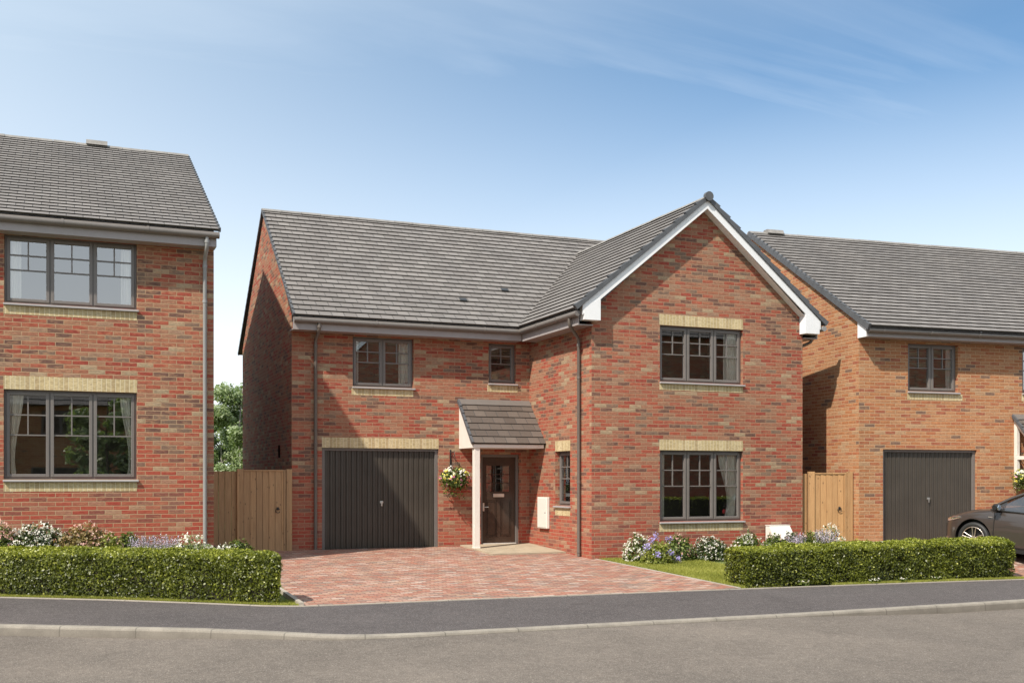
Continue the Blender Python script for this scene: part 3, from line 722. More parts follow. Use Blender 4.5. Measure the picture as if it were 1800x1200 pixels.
# eaves fascia and gutters
fs = MB()
fs.prism([(21.90, 4.61), (YM, 4.61), (YM, 4.63), (21.925, 4.63), (21.925, 4.86), (21.90, 4.86)], 'x', XL - .04, 9.29)
fs.build('fascia', M['grey_trim'], house)
fs = MB(); fs.prism([(9.30, 4.60), (9.63, 4.60), (9.63, 4.62), (9.325, 4.62), (9.325, 4.88), (9.30, 4.88)], 'y', y1b + .12, 21.90)
fs.build('fascia', M['grey_trim'], house)
fs = MB(); fs.prism([(15.04, 4.60), (14.70, 4.60), (14.70, 4.62), (15.015, 4.62), (15.015, 4.88), (15.04, 4.88)], 'y', y1b + .12, 25)
fs.build('fascia', M['grey_trim'], house)
g = MB(); gutter(g, [(XL - .03, 21.845, 4.80), (9.24, 21.845, 4.80)]); gu = g.build('gutter', M['gutter'], house)
for x in (4.40, 6.0, 7.2, 8.4): MB().tube([(x - .02, 21.845, 4.80), (x + .02, 21.845, 4.80)], .065, 12).build('gutter_bracket', M['gutter'], gu)
g = MB(); gutter(g, [(9.235, 21.9, 4.81), (9.235, 18.98, 4.81)]); gu2 = g.build('gutter', M['gutter'], house)
for y in (19.9, 20.9): MB().tube([(9.235, y - .02, 4.81), (9.235, y + .02, 4.81)], .065, 12).build('gutter_bracket', M['gutter'], gu2)
g = MB(); gutter(g, [(15.10, 25, 4.81), (15.10, 18.93, 4.81)]); g.build('gutter', M['pipe'], house)
# downpipes
dp = pipe_run(house, [(4.80, 21.845, 4.80), (4.80, 21.845, 4.66), (4.80, 21.87, 4.60), (4.80, 22.17, 4.47), (4.80, 22.195, 4.41), (4.80, 22.195, .12)])
collars(dp, [(4.80, 22.195, 4.3), (4.80, 22.195, 2.3), (4.80, 21.845, 4.66)])
dp = pipe_run(house, [(9.235, 19.35, 4.79), (9.235, 19.35, 4.66), (9.26, 19.37, 4.60), (9.545, 19.60, 4.42), (9.572, 19.62, 4.36), (9.572, 19.62, .03)])
collars(dp, [(9.572, 19.62, 4.25), (9.572, 19.62, 3.6), (9.572, 19.62, 1.5), (9.572, 19.62, .1)])
dp = pipe_run(house, [(15.10, 19.35, 4.79), (15.10, 19.35, 4.62), (15.05, 19.35, 4.56), (14.80, 19.35, 4.45), (14.76, 19.35, 4.38), (14.76, 19.35, .02)])
MB().box(XL - .005, XL + .02, 23.55, 23.75, 2.05, 2.32).build('air_vent', M['void'], house)
# curtains (hang inside, things of their own)
curtain(TG, 12.80, 13.12, 3.55, 4.69, 'straight cream curtain at the right of the upper window in the white trimmed gable', 0)
curtain(TG, 12.66, 13.14, .70, 2.15, 'tied back cream curtain at the right of the ground floor gable window', 1, lean=-.08)
curtain(TG, 11.20, 11.36, .70, 2.15, 'narrow cream curtain at the left of the ground floor gable window', 0)
curtain(TM, 5.66, 5.76, 3.50, 4.56, 'thin cream curtain at the left of the two light window above the garage', 0)
curtain(TM, 6.64, 6.86, 3.50, 4.56, 'cream curtain at the right of the two light window above the garage', 0)
def blind(T, a, b, c, d, label):
    mb = MB(T); z = d
    while z > c: mb.add([(a, .19, z), (b, .19, z), (b, .215, z - .018), (a, .215, z - .018)], [(0, 1, 2, 3)]); z -= .035
    tag(mb.build('window_blind', M['blind']), label, 'blind')
blind(TM, 8.70, 9.26, 4.25, 4.53, 'half raised slatted blind in the small upstairs window above the porch')
# wall things
mbx = MB(TR); mbx.box(ry(21.645), ry(21.15), -.075, -.002, .52, 1.195); mb_o = mbx.build('meter_box', M['boxw'], bevel=.012)
q_ = MB(TR).box(ry(21.62), ry(21.175), -.083, -.0755, .545, 1.17).build('door', M['boxw'], mb_o, bevel=.003); MB(TR).tube([(ry(21.21), -.083, .86), (ry(21.21), -.090, .86)], .013, 10).build('lock', M['dark'], mb_o)
tag(mb_o, 'tall white meter box fixed to the brick wall beside the porch', 'meter box')
gm = MB(); gm.add([(13.72, 19.13, 0), (14.24, 19.13, 0), (14.24, 18.72, 0), (13.72, 18.72, 0), (13.72, 19.13, .60), (14.24, 19.13, .60), (14.24, 18.98, .60), (13.72, 18.98, .60), (14.24, 18.76, .30), (13.72, 18.76, .30)],
       [(0, 1, 2, 3), (4, 7, 6, 5), (7, 9, 8, 6), (9, 3, 2, 8), (0, 3, 9, 7, 4), (1, 5, 6, 8, 2), (0, 4, 5, 1)])
gs = gm.build('gas_meter_box', M['boxw'], bevel=.012); MB().box(13.71, 14.25, 18.975, 19.13, .6025, .617).build('lid', M['boxw'], gs, bevel=.003)
tag(gs, 'low white gas meter box with sloping lid against the gable wall', 'meter box')
ds = MB(); zs = G(8.5, 21.2) + .02
for (a, b) in ((7.98, 8.80), (8.808, 9.62)):
    for (c, d) in ((20.32, 21.26), (21.268, 22.24)):
        n_pts = [(a, c), (b, c), (b, d), (a, d)]
        zt = [G(8.5, y) + .035 for _, y in n_pts]
        ds.add([(x, y, z) for (x, y), z in zip(n_pts, zt)] + [(x, y, z - .06) for (x, y), z in zip(n_pts, zt)],
               [(0, 1, 2, 3), (0, 4, 5, 1), (1, 5, 6, 2), (2, 6, 7, 3), (3, 7, 4, 0)])
tag(ds.build('doorstep', M['slab']), 'buff stone slab doorstep under the porch of the gabled house', 'doorstep')
# ================================================================== LEFT HOUSE
XL2 = 2.47; YL = 19.86; x0l = -7.5
lh = empty('brick_house', (-2.5, 23, 0), 'red brick house at the left with two stacked three light windows', 'house')
TLf = frame(0, YL); lho = [(-.921, 1.173, 1.58, 3.077), (-.915, 1.173, 4.52, 5.66)]
w = MB(TLf); wall_holes(w, x0l, XL2, -.5, 5.75, lho); w.T = ID
yr2, zr2, ye2, ze2 = 24.7, 8.66, 19.47, 5.93
w.add([(XL2, YL, -.5), (XL2, 2 * yr2 - YL, -.5), (XL2, 2 * yr2 - YL, 6.0), (XL2, yr2, zr2 - .06), (XL2, YL, 6.05)], [(0, 1, 2, 3, 4)])
w.add([(x0l, 2 * yr2 - YL, -.5), (x0l, YL, -.5), (x0l, YL, 6.05), (x0l, yr2, zr2 - .06), (x0l, 2 * yr2 - YL, 6.0)], [(0, 1, 2, 3, 4)])
w.add([(XL2, 2 * yr2 - YL, -.5), (x0l, 2 * yr2 - YL, -.5), (x0l, 2 * yr2 - YL, 6.), (XL2, 2 * yr2 - YL, 6.)], [(0, 1, 2, 3)])
w.build('wall', M['brick_l'], lh)
for h_ in lho: rooms(lh, TLf, h_)
soldier(lh, TLf, -.925, 1.173, 3.08, 3.305); soldier(lh, TLf, -.925, 1.173, 1.375, 1.53, 'brick_sill_course'); soldier(lh, TLf, -.925, 1.173, 4.33, 4.47, 'brick_sill_course')
window(lh, TLf, *lho[0], 3); window(lh, TLf, *lho[1], 3, 'glass_up')
dv = V((0, yr2 - ye2, zr2 - ze2)).normalized(); Ls = math.hypot(yr2 - ye2, zr2 - ze2)
rf = MB(); roof_slope(rf, (x0l, ye2, ze2), (1, 0, 0), dv, XL2 + .05 - x0l, Ls, th=.028)
dv2 = V((0, -(yr2 - ye2), zr2 - ze2)).normalized(); roof_slope(rf, (XL2 + .05, 2 * yr2 - ye2, ze2), (-1, 0, 0), dv2, XL2 + .05 - x0l, Ls)
rfo = rf.build('roof', M['tile'], lh)
rr = MB(); ridge_run(rr, (x0l, yr2, zr2 + .03), (XL2 + .06, yr2, zr2 + .03)); rr.build('ridge_tiles', M['ridge'], rfo)
rr = MB(); rr.prism([(yr2 - .16, zr2 + .0), (yr2 - .09, zr2 + .105), (yr2 + .09, zr2 + .105), (yr2 + .16, zr2)], 'x', .44, .86); rr.build('ridge_vent', M['ridge'], rfo)
vg = MB(); verge(vg, (XL2 + .055, ye2, ze2), (XL2 + .055, yr2, zr2), (1, 0, 0), V((1, 0, 0)).cross(dv), w=.022, top=.03, drop=.03); vg.build('verge_cap', M['verge'], rfo)
fs = MB(); fs.prism([(19.56, 5.655), (YL, 5.655), (YL, 5.68), (19.585, 5.68), (19.585, 5.90), (19.56, 5.90)], 'x', x0l, XL2 + .01); fs.build('fascia', M['grey_trim'], lh)
g = MB(); gutter(g, [(x0l, 19.50, 5.845), (XL2 + .05, 19.50, 5.845)]); gu = g.build('gutter', M['gutter'], lh)
for x in (-3.2, -1.6, -.02, 1.33): MB().tube([(x - .02, 19.50, 5.845), (x + .02, 19.50, 5.845)], .065, 12).build('gutter_bracket', M['gutter'], gu)
dp = pipe_run(lh, [(2.31, 19.50, 5.84), (2.31, 19.50, 5.68), (2.31, 19.52, 5.60), (2.31, 19.78, 5.50), (2.31, 19.805, 5.42), (2.31, 19.805, .2)])
collars(dp, [(2.31, 19.805, 5.32), (2.31, 19.805, 4.7), (2.31, 19.50, 5.7)])
curtain(TLf, -.86, -.66, 4.5, 5.64, 'straight pale curtain at the left of the upper window of the left house')
curtain(TLf, .92, 1.12, 4.5, 5.64, 'straight pale curtain at the right of the upper window of the left house')
curtain(TLf, -.84, -.62, 1.56, 3.06, 'cream curtain sweeping left in the lower window of the left house', -1)
curtain(TLf, .90, 1.14, 1.56, 3.06, 'cream curtain sweeping right in the lower window of the left house', 1)
# ================================================================== RIGHT HOUSE
PH = R(-5.14); OX, OY = 15.74, 18.60
rh = empty('orange_brick_house', (OX, OY, 0), 'orange brick house at the right with a dark garage door', 'house', rz=PH)
TN = frame(OX, OY, 0, PH)
rho = [(.605, 3.056, .14, 2.228), (1.244, 2.554, 3.50, 4.54), (4.301, 5.6, 3.53, 4.56), (4.75, 5.7, .14, 2.2)]
w = MB(TN); wall_holes(w, 0, 9.5, -.3, 4.75, rho)
yr3, zr3 = 4.55, 7.84; dy3 = 2 * yr3
w.add([(0, dy3, -.3), (0, 0, -.3), (0, 0, 4.93), (0, yr3, zr3 - .06), (0, dy3, 4.93)], [(0, 1, 2, 3, 4)])
w.add([(9.5, 0, -.3), (9.5, dy3, -.3), (9.5, dy3, 4.93), (9.5, yr3, zr3 - .06), (9.5, 0, 4.93)], [(0, 1, 2, 3, 4)])
w.add([(9.5, dy3, -.3), (0, dy3, -.3), (0, dy3, 4.9), (9.5, dy3, 4.9)], [(0, 1, 2, 3)])
w.build('wall', M['brick_r'], rh)
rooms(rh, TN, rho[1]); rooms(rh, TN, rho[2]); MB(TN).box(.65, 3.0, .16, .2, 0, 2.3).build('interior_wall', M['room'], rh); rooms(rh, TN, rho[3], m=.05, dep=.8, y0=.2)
window(rh, TN, *rho[1], 2, 'glass_up'); window(rh, TN, *rho[2], 2, 'glass_up')
soldier(rh, TN, 1.22, 2.67, 3.315, 3.452, 'brick_sill_course'); soldier(rh, TN, 4.28, 5.65, 3.345, 3.482, 'brick_sill_course')
garage_door(rh, TN, *rho[0]); front_door(rh, TN, *rho[3])
canopy(rh, TN, 4.07, 6.2, 3.02, 2.12, .85, solid=False)
blind(TN, 1.30, 1.86, 4.05, 4.5, 'half raised slatted blind in the upstairs window of the orange brick house')
curtain(TN, 2.36, 2.52, 3.5, 4.5, 'pale curtain at the right of the upstairs window over the right garage')
rE, rz_ = -.45, 4.80
dv = V((0, yr3 - rE, zr3 - rz_)).normalized(); Ls = math.hypot(yr3 - rE, zr3 - rz_)
rf = MB(TN); roof_slope(rf, (-.05, rE, rz_), (1, 0, 0), dv, 9.6, Ls); dv2 = V((0, -(yr3 - rE), zr3 - rz_)).normalized()
roof_slope(rf, (9.55, 2 * yr3 - rE, rz_), (-1, 0, 0), dv2, 9.6, Ls); rfo = rf.build('roof', M['tile'], rh)
rr = MB(TN); ridge_run(rr, (-.06, yr3, zr3 + .03), (9.56, yr3, zr3 + .03)); rr.build('ridge_tiles', M['ridge'], rfo)
rr = MB(TN); rr.prism([(yr3 - .16, zr3), (yr3 - .09, zr3 + .105), (yr3 + .09, zr3 + .105), (yr3 + .16, zr3)], 'x', .42, .88); rr.build('ridge_vent', M['ridge'], rfo)
vg = MB(TN); verge(vg, (-.06, rE, rz_), (-.06, yr3, zr3), (-1, 0, 0), V((1, 0, 0)).cross(dv), w=.04, top=.035, drop=.09, step=.2); vg.build('verge_cap', M['verge'], rfo)
fs = MB(TN); fs.prism([(-.30, 4.60), (0, 4.60), (0, 4.62), (-.275, 4.62), (-.275, 4.79), (-.30, 4.79)], 'x', -.02, 9.5); fs.build('fascia', M['grey_trim'], rh)
fs = MB(TN); fs.prism([(-.30, 4.598), (-.003, 4.598), (-.003, 4.97), (-.30, 4.80)], 'x', -.035, -.018); fs.build('box_end', M['white'], rh)
g = MB(TN); gutter(g, [(-.02, -.36, 4.735), (9.5, -.36, 4.735)]); gu = g.build('gutter', M['gutter'], rh)
for x in (.35, 1.55, 2.8, 4.0): MB(TN).tube([(x - .02, -.36, 4.735), (x + .02, -.36, 4.735)], .065, 12).build('gutter_bracket', M['gutter'], gu)
# ================================================================== FENCES / GATES
def boards(mb, a, b, y, c, d, w=.125, t=.018):
    x = a; i = 0
    while x < b - .02:
        e = min(x + w, b)
        mb.add([(x, y, c), (e - .004, y + .012, c), (e - .004, y + .012, d), (x, y, d), (x, y + t + .01, c), (e - .004, y + t + .01, c), (e - .004, y + t + .01, d), (x, y + t + .01, d)],
               [(0, 1, 2, 3), (5, 4, 7, 6), (1, 5, 6, 2), (4, 0, 3, 7), (3, 2, 6, 7)])
        x = e
def gate(T, a, b, c, d, mat, label, flip=False):
    o = MB(T); o.box(a, b, -.005, .0, c + .3, c + .3)
    mb = MB(T); boards(mb, a, b, 0, c + .04, d - .03); G_ = mb.build('garden_gate', M[mat]); tag(G_, label, 'gate')
    f = MB(T); f.box(a, b, -.012, .045, d - .03, d); f.box(b - .045, b, -.014, .045, c + .04, d - .03)
    f.build('gate_frame', M[mat], G_, bevel=.004)
    l = MB(T); x = b - .16; z = c + (d - c) * .52
    l.tube([(x + .045 * math.cos(t), -.022, z + .045 * math.sin(t)) for t in [R(20 + 32 * k) for k in range(11)]], .007, 6); l.box(x - .02, x + .02, -.018, -.002, z + .01, z + .07)
    l.build('ring_latch', M['dark'], G_)
    return G_
def fence(T, a, b, c, d, posts, mat, label):
    mb = MB(T); boards(mb, a, b, .03, c, d); F = mb.build('fence', M[mat]); tag(F, label, 'fence')
    for p, wd in posts: MB(T).box(p, p + wd, -.03, .07, c, d + .045).build('post', M[mat], F, bevel=.004)
    return F
TF = frame(0, 22.16)
fence(TF, 2.48, 3.26, .0, 1.74, [(3.205, .13), (4.19, .115)], 'wood', 'brown close board fence and posts between the left house and the gabled house')
gate(TF, 3.345, 4.18, .05, 1.77, 'wood', 'brown boarded garden gate beside the left wall of the gabled house')
TF2 = frame(14.72, 19.21, 0, R(-21.7))
fence(TF2, .0, .135, .0, 1.70, [(.14, .135), (.98, .12)], 'wood_r', 'honey timber fence posts between the white trimmed gable and the orange house')
gate(TF2, .285, .975, .05, 1.72, 'wood_r', 'honey coloured boarded garden gate beside the orange brick house')
# ================================================================== PLANTS
def hedge(name, x0, x1, y0f, dep, z0f, ztop, label, n=52000, lsz=.025):
    """y0f(x): front line; rounded-box shell filled with small leaves"""
    L = x1 - x0; H = ztop(x0) + .1
    # area-weighted sampling over front, back(part), top, ends
    A = [L * .8 * 1.6, L * dep, dep * .8 * 1.4, dep * .8, L * .8 * .35]
    cnt = (np.array(A) / sum(A) * n).astype(int); Ps = []; Ns = []; Tn = []
    for k, c in enumerate(cnt):
        u, v, r = rng.uniform(size=c), rng.uniform(size=c), np.abs(rng.normal(size=c)) * .05
        if k == 0: x, t, y, nn = u, v, r, (0, -1, .25)
        elif k == 1: x, y, t, nn = u, v * dep, 1 - r / .7, (0, -.1, 1)
        elif k == 2: x, y, t, nn = 1 - r / L, u * dep, v, (1, 0, .2)
        elif k == 3: x, y, t, nn = r / L, u * dep, v, (-1, 0, .2)
        else: x, t, y, nn = u, v, dep - r, (0, 1, .2)
        X = x0 + x * L; Y = np.array([y0f(q) for q in X]) + y
        zb = np.array([z0f(a, b) for a, b in zip(X, Y)]); zt = np.array([ztop(q) for q in X])
        Ps.append(np.stack([X, Y, zb + .02 + (zt - zb - .02) * t], 1)); Ns.append(np.tile(nn, (c, 1))); Tn.append(t)
    P = np.concatenate(Ps); Nn = np.concatenate(Ns).astype(float)
    # round the long edges and lump the surface
    T_ = np.concatenate(Tn); yrel = P[:, 1] - np.array([y0f(q) for q in P[:, 0]])
    er = np.clip((T_ - .82) / .18, 0, 1) ** 2
    P[:, 1] += er * (.07 * (yrel < dep / 2) - .05 * (yrel >= dep / 2))
    P[:, 2] -= np.clip((.12 - np.minimum(yrel, dep - yrel)) / .12, 0, 1) ** 2 * er * .06
    xe = np.minimum(P[:, 0] - x0, x1 - P[:, 0]); P[:, 2] -= np.clip((.14 - xe) / .14, 0, 1) ** 2 * .06 * er
    P += Nn * (lump(P, 5.2, .026, x0)[:, None] + rng.normal(size=(len(P), 1)) * .010)
    gap = lump(P, 7.5, .5, 1.3) + lump(P, 3.3, .35, 5.) + (T_ - .55) * .9
    keep = (rng.uniform(size=len(P)) < np.clip(.80 + gap, .30, 1)) | (T_ > .86)
    P, Nn, T_ = P[keep], Nn[keep], T_[keep]
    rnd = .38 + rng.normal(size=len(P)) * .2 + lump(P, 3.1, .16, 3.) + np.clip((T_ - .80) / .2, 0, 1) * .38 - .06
    rnd = rnd - np.clip(.6 - T_, 0, 1) * .22  # bright top and dark foot: sunlight and shade painted into the leaf tone
    rnd = np.where(rng.uniform(size=len(P)) < .03, .98, rnd)
    H_ = empty(name, ((x0 + x1) / 2, y0f((x0 + x1) / 2) + dep / 2, z0f((x0 + x1) / 2, y0f((x0 + x1) / 2))), label, 'hedge')
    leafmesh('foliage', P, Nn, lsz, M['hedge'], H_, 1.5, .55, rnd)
    core = MB(); k = 14
    for i in range(k):
        a = x0 + .08 + (L - .16) * i / k; b = x0 + .08 + (L - .16) * (i + 1) / k; ya = y0f(a) + .075; yb = y0f(b) + .075
        za, zb = z0f(a, ya), z0f(b, yb); ta, tb = ztop(a) - .09, ztop(b) - .09; dd = dep - .15
        core.add([(a, ya, za), (b, yb, zb), (b, yb + dd, zb), (a, ya + dd, za), (a, ya, ta), (b, yb, tb), (b, yb + dd, tb), (a, ya + dd, ta)],
                 [(0, 1, 5, 4), (4, 5, 6, 7), (2, 3, 7, 6)] + ([(3, 0, 4, 7)] if i == 0 else []) + ([(1, 2, 6, 5)] if i == k - 1 else []))
    core.build('branches', M['moss'], H_)
    return H_
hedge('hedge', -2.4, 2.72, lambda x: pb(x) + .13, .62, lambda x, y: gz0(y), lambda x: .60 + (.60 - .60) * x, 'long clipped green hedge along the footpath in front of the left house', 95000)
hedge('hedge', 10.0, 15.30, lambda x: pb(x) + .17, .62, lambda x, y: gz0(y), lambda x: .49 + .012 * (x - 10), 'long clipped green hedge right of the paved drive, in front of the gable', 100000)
# grass
def grass(name, pts, n, h=.05, s=.012):
    P = np.array(pts); m = len(P)
    me_n = rng.normal(size=(m, 3)) * .35; up = np.array([0, 0, 1.]) + me_n
    up /= np.linalg.norm(up, axis=1)[:, None]; hh = (h * rng.uniform(.5, 1.3, m))[:, None]
    side = np.cross(up, rng.normal(size=(m, 3))); side /= np.linalg.norm(side, axis=1)[:, None]; side *= s * .5
    vs = np.stack([P - side, P + side, P + up * hh], 1).reshape(-1, 3); off = vs.mean(0); off[2] = vs[:, 2].min(); vs -= off
    me = bpy.data.meshes.new(name); me.vertices.add(3 * m); me.vertices.foreach_set('co', vs.astype(np.float32).ravel())
    me.loops.add(3 * m); me.loops.foreach_set('vertex_index', np.arange(3 * m, dtype=np.int32))
    me.polygons.add(m); me.polygons.foreach_set('loop_start', np.arange(0, 3 * m, 3, dtype=np.int32)); me.polygons.foreach_set('loop_total', np.full(m, 3, dtype=np.int32))
    me.update(calc_edges=True); at = me.attributes.new('rnd', 'FLOAT', 'FACE')
    at.data.foreach_set('value', np.clip(.5 + rng.normal(size=m) * .2 + lump(P, 2.2, .2), 0, 1).astype(np.float32)); me.materials.append(M['grass'])
    o = bpy.data.objects.new(name, me); COL.objects.link(o); o.location = off
    return o
pts = []
while len(pts) < 60000:
    x = random.uniform(9.7, 11.6); y = random.uniform(14.45, 19.1)
    if x > 9.91 - .03 * (y - 14.5) and y > pb(x) + .07: pts.append((x, y, G(x, y) - .012))
for _ in range(16000):
    x = random.uniform(11.6, 15.5); y = pb(x) + .07 + random.random() * .12; pts.append((x, y, G(x, y) - .012))
for _ in range(20000):
    x = random.uniform(-2.4, 2.93); y = pb(x) + .07 + random.random() ** 2 * (.5 if x > 2.6 else .1); pts.append((x, y, gz0(y) - .01))
o = grass('grass', pts, len(pts)); tag(o, 'short green lawn grass and verge around the hedges', 'grass', kind='stuff')
# shrubs
def blob(n, c, r, shell=.75, up=.2):
    d = rng.normal(size=(n, 3)); d /= np.linalg.norm(d, axis=1)[:, None]; d[:, 2] = np.abs(d[:, 2]) * 1.0 - .12
    rad = shell + (1 - shell) * rng.uniform(size=n) ** .5
    P = d * rad[:, None]; P = P * (1 + lump(P * 3, 2.4, .16, c[0])[:, None])
    return P * np.array(r) + np.array(c), d
def flowers_at(pts, size, k, spread):
    P = np.repeat(np.asarray(pts), k, 0); return P + rng.normal(size=P.shape) * spread
def shrub(x, y, rx, ry_, h, leaf, fl, label, nl=1500, lsize=.035, nf=90, fsize=.026, k=5, fspread=.016, gz_=None, name='flowering_shrub', lift=0, cat='shrub', group=None):
    z = G(x, y) if gz_ is None else gz_
    S = empty(name, (x, y, z), label, cat, group)
    P, Nn = blob(nl, (x, y, z + h * .12), (rx, ry_, h * .88), .45)
    leafmesh('foliage', P, Nn * .7 + np.array([0, 0, .4]), lsize, M[leaf], S, 1.7, .8)
    core = MB()
    for i in range(7):
        a = random.uniform(0, 6.28); core.tube([(x, y, z - .02), (x + math.cos(a) * rx * .3, y + math.sin(a) * ry_ * .3, z + h * .4), (x + math.cos(a) * rx * .6, y + math.sin(a) * ry_ * .6, z + h * .75)], .008, 5)
    core.build('stem', M['bark'], S)
    if fl:
        Q, Nq = blob(nf, (x, y, z + h * .14), (rx * 1.03, ry_ * 1.03, h * .9), .95); Q[:, 2] += lift
        F = flowers_at(Q, fsize, k, fspread); leafmesh('flowers', F, np.repeat(Nq, k, 0), fsize, M[fl], S, 1.2, .7)
    return S
def lavender(x, y, rx, h, label, n=70, gz_=None):
    z = G(x, y) if gz_ is None else gz_
    S = empty('lavender_clump', (x, y, z), label, 'lavender')
    P, Nn = blob(500, (x, y, z), (rx, rx * .7, h * .5), .4); leafmesh('foliage', P, Nn, .05, M['leaf_olive'], S, 3, .6)
    Fs = []; st = MB()
    for i in range(n):
        a = random.uniform(0, 6.28); r = math.sqrt(random.random()); bx, by = x + math.cos(a) * r * rx * .5, y + math.sin(a) * r * rx * .35
        tx, ty, tz = x + math.cos(a) * r * rx, y + math.sin(a) * r * rx * .7, z + h * random.uniform(.8, 1.05)
        st.tube([(bx, by, z + h * .2), (tx, ty, tz)], .002, 3, cap=False)
        for j in range(12): t = 1 - j * .035; Fs.append((bx + (tx - bx) * t, by + (ty - by) * t, z + h * .2 + (tz - z - h * .2) * t))
    st.build('stem', M['leaf_olive'], S)
    F = np.array(Fs) + rng.normal(size=(len(Fs), 3)) * .005; leafmesh('flowers', F, np.tile((0, 0, 1.), (len(F), 1)), .017, M['fl_lilac'], S, 1.2, 1.)
# right bed in front of the gable
shrub(10.33, 18.55, .30, .25, .56, 'leaf_mid', 'fl_white', 'white flowered shrub at the left end of the bed under the gable window', nl=900, nf=150, fsize=.03, k=6)
shrub(10.50, 18.05, .36, .30, .46, 'leaf_lime', 'fl_purple', 'lime leaved shrub with large purple flower heads at the edge of the lawn', nl=2000, nf=10, k=70, fsize=.026, fspread=.034, lift=.06)
shrub(11.17, 18.45, .36, .30, .54, 'leaf_mid', 'fl_pink', 'green shrub with pink buds between the purple and the white flowered shrubs', nl=2000, nf=45)
shrub(11.88, 18.40, .40, .32, .48, 'leaf_dark', 'fl_white', 'dark leaved rounded shrub dotted white under the gable window, next to the hedge', nl=2200, nf=210, k=4, fsize=.024)
shrub(12.38, 18.75, .16, .15, .36, 'leaf_bronze', 'fl_pink', 'small reddish shrub just left of the right hedge end', nl=500, nf=20)
shrub(12.80, 18.45, .36, .30, .56, 'leaf_mid', 'fl_white', 'pale flowered shrub left of the low white gas box', nl=1700, nf=90)
shrub(13.33, 18.28, .28, .25, .54, 'leaf_mid', 'fl_pink', 'green shrub in front of the left end of the low white gas box', nl=1500, nf=22)
shrub(13.72, 18.22, .26, .25, .57, 'leaf_dark', 'fl_pink', 'dark green shrub in front of the sloping lid of the low white gas box', nl=1500, nf=15)
lavender(13.38, 17.65, .24, .54, 'lilac lavender clump in front of the low white gas box')
shrub(14.12, 18.10, .30, .26, .60, 'leaf_mid', 'fl_pink', 'green shrub between the low white gas box and the honey gate', nl=1500, nf=25)
shrub(13.92, 17.3, .36, .25, .74, 'leaf_mid', 'fl_white', 'airy white flowered shrub in front of the honey coloured gate', nl=420, nf=60, fsize=.032, k=9, fspread=.022, gz_=0)
lavender(13.52, 16.9, .28, .60, 'lilac lavender clump in front of the honey coloured gate', gz_=0)
# left bed behind the left hedge
zl = .40
shrub(-1.10, 18.5, .50, .4, .62, 'leaf_mid', 'fl_pink', 'large pink flowered shrub at the far left behind the hedge', nl=3200, nf=320, gz_=zl - .02)
shrub(-.38, 18.5, .52, .4, .55, 'leaf_dark', 'fl_white', 'dark leaved shrub dotted with white flowers under the lower left window', nl=3000, nf=330, gz_=zl - .04)
shrub(.30, 18.3, .46, .35, .58, 'leaf_bronze', 'fl_pink', 'bronze and lime leaved shrub behind the left hedge', nl=2600, nf=60, gz_=zl - .06)
shrub(.66, 18.2, .26, .26, .42, 'leaf_lime', 'fl_pink', 'small lime and pink shrub between the bronze shrub and the lavender', nl=900, nf=30, gz_=zl - .06)
shrub(.95, 18.4, .20, .2, .46, 'leaf_mid', None, 'small plain green shrub beside the lavender in the left bed', nl=900, gz_=zl - .08)
lavender(1.08, 17.0, .22, .52, 'lilac lavender clump behind the left hedge, nearer the lower left window', gz_=.2)
lavender(1.40, 16.8, .20, .54, 'lilac lavender clump behind the left hedge, beside the airy white flowers', gz_=.2)
shrub(1.78, 16.7, .32, .22, .58, 'leaf_mid', 'fl_white', 'airy white flowered shrub left of the downpipe of the left house', nl=350, nf=60, fsize=.034, k=9, fspread=.024, gz_=.2)
shrub(2.22, 16.6, .34, .25, .42, 'leaf_dark', 'fl_white', 'low dark leaved shrub with white flowers at the drive end of the left bed', nl=1500, nf=140, gz_=.2)
shrub(2.66, 18.2, .30, .28, .42, 'leaf_mid', None, 'plain dark green shrub against the brown fence', nl=1500, gz_=.2)
# tiny daisies at hedge foot
for i, (x, tail) in enumerate(((11.0, 'nearest the drive'), (12.35, 'at its middle'), (12.9, 'just right of the middle'), (13.6, 'toward the neighbouring drive'))):
    y = pb(x) + .10; D = empty('daisy_clump', (x, y, gz0(y)), 'tiny white daisies at the foot of the right hedge, ' + tail, 'daisies', 'daisies at the foot of the right hedge')
    Q = np.array([(x + random.uniform(-.12, .12), y + random.uniform(-.03, .04), gz0(y) + random.uniform(.05, .09)) for _ in range(9)])
    leafmesh('flowers', flowers_at(Q, .02, 3, .006), np.tile((0, -.3, 1.), (27, 1)), .024, M['fl_white'], D, 1.2, .3)
    leafmesh('foliage', flowers_at(Q - np.array([0, 0, .03]), .02, 4, .02), np.tile((0, 0, 1.), (36, 1)), .03, M['leaf_mid'], D, 2, .6)
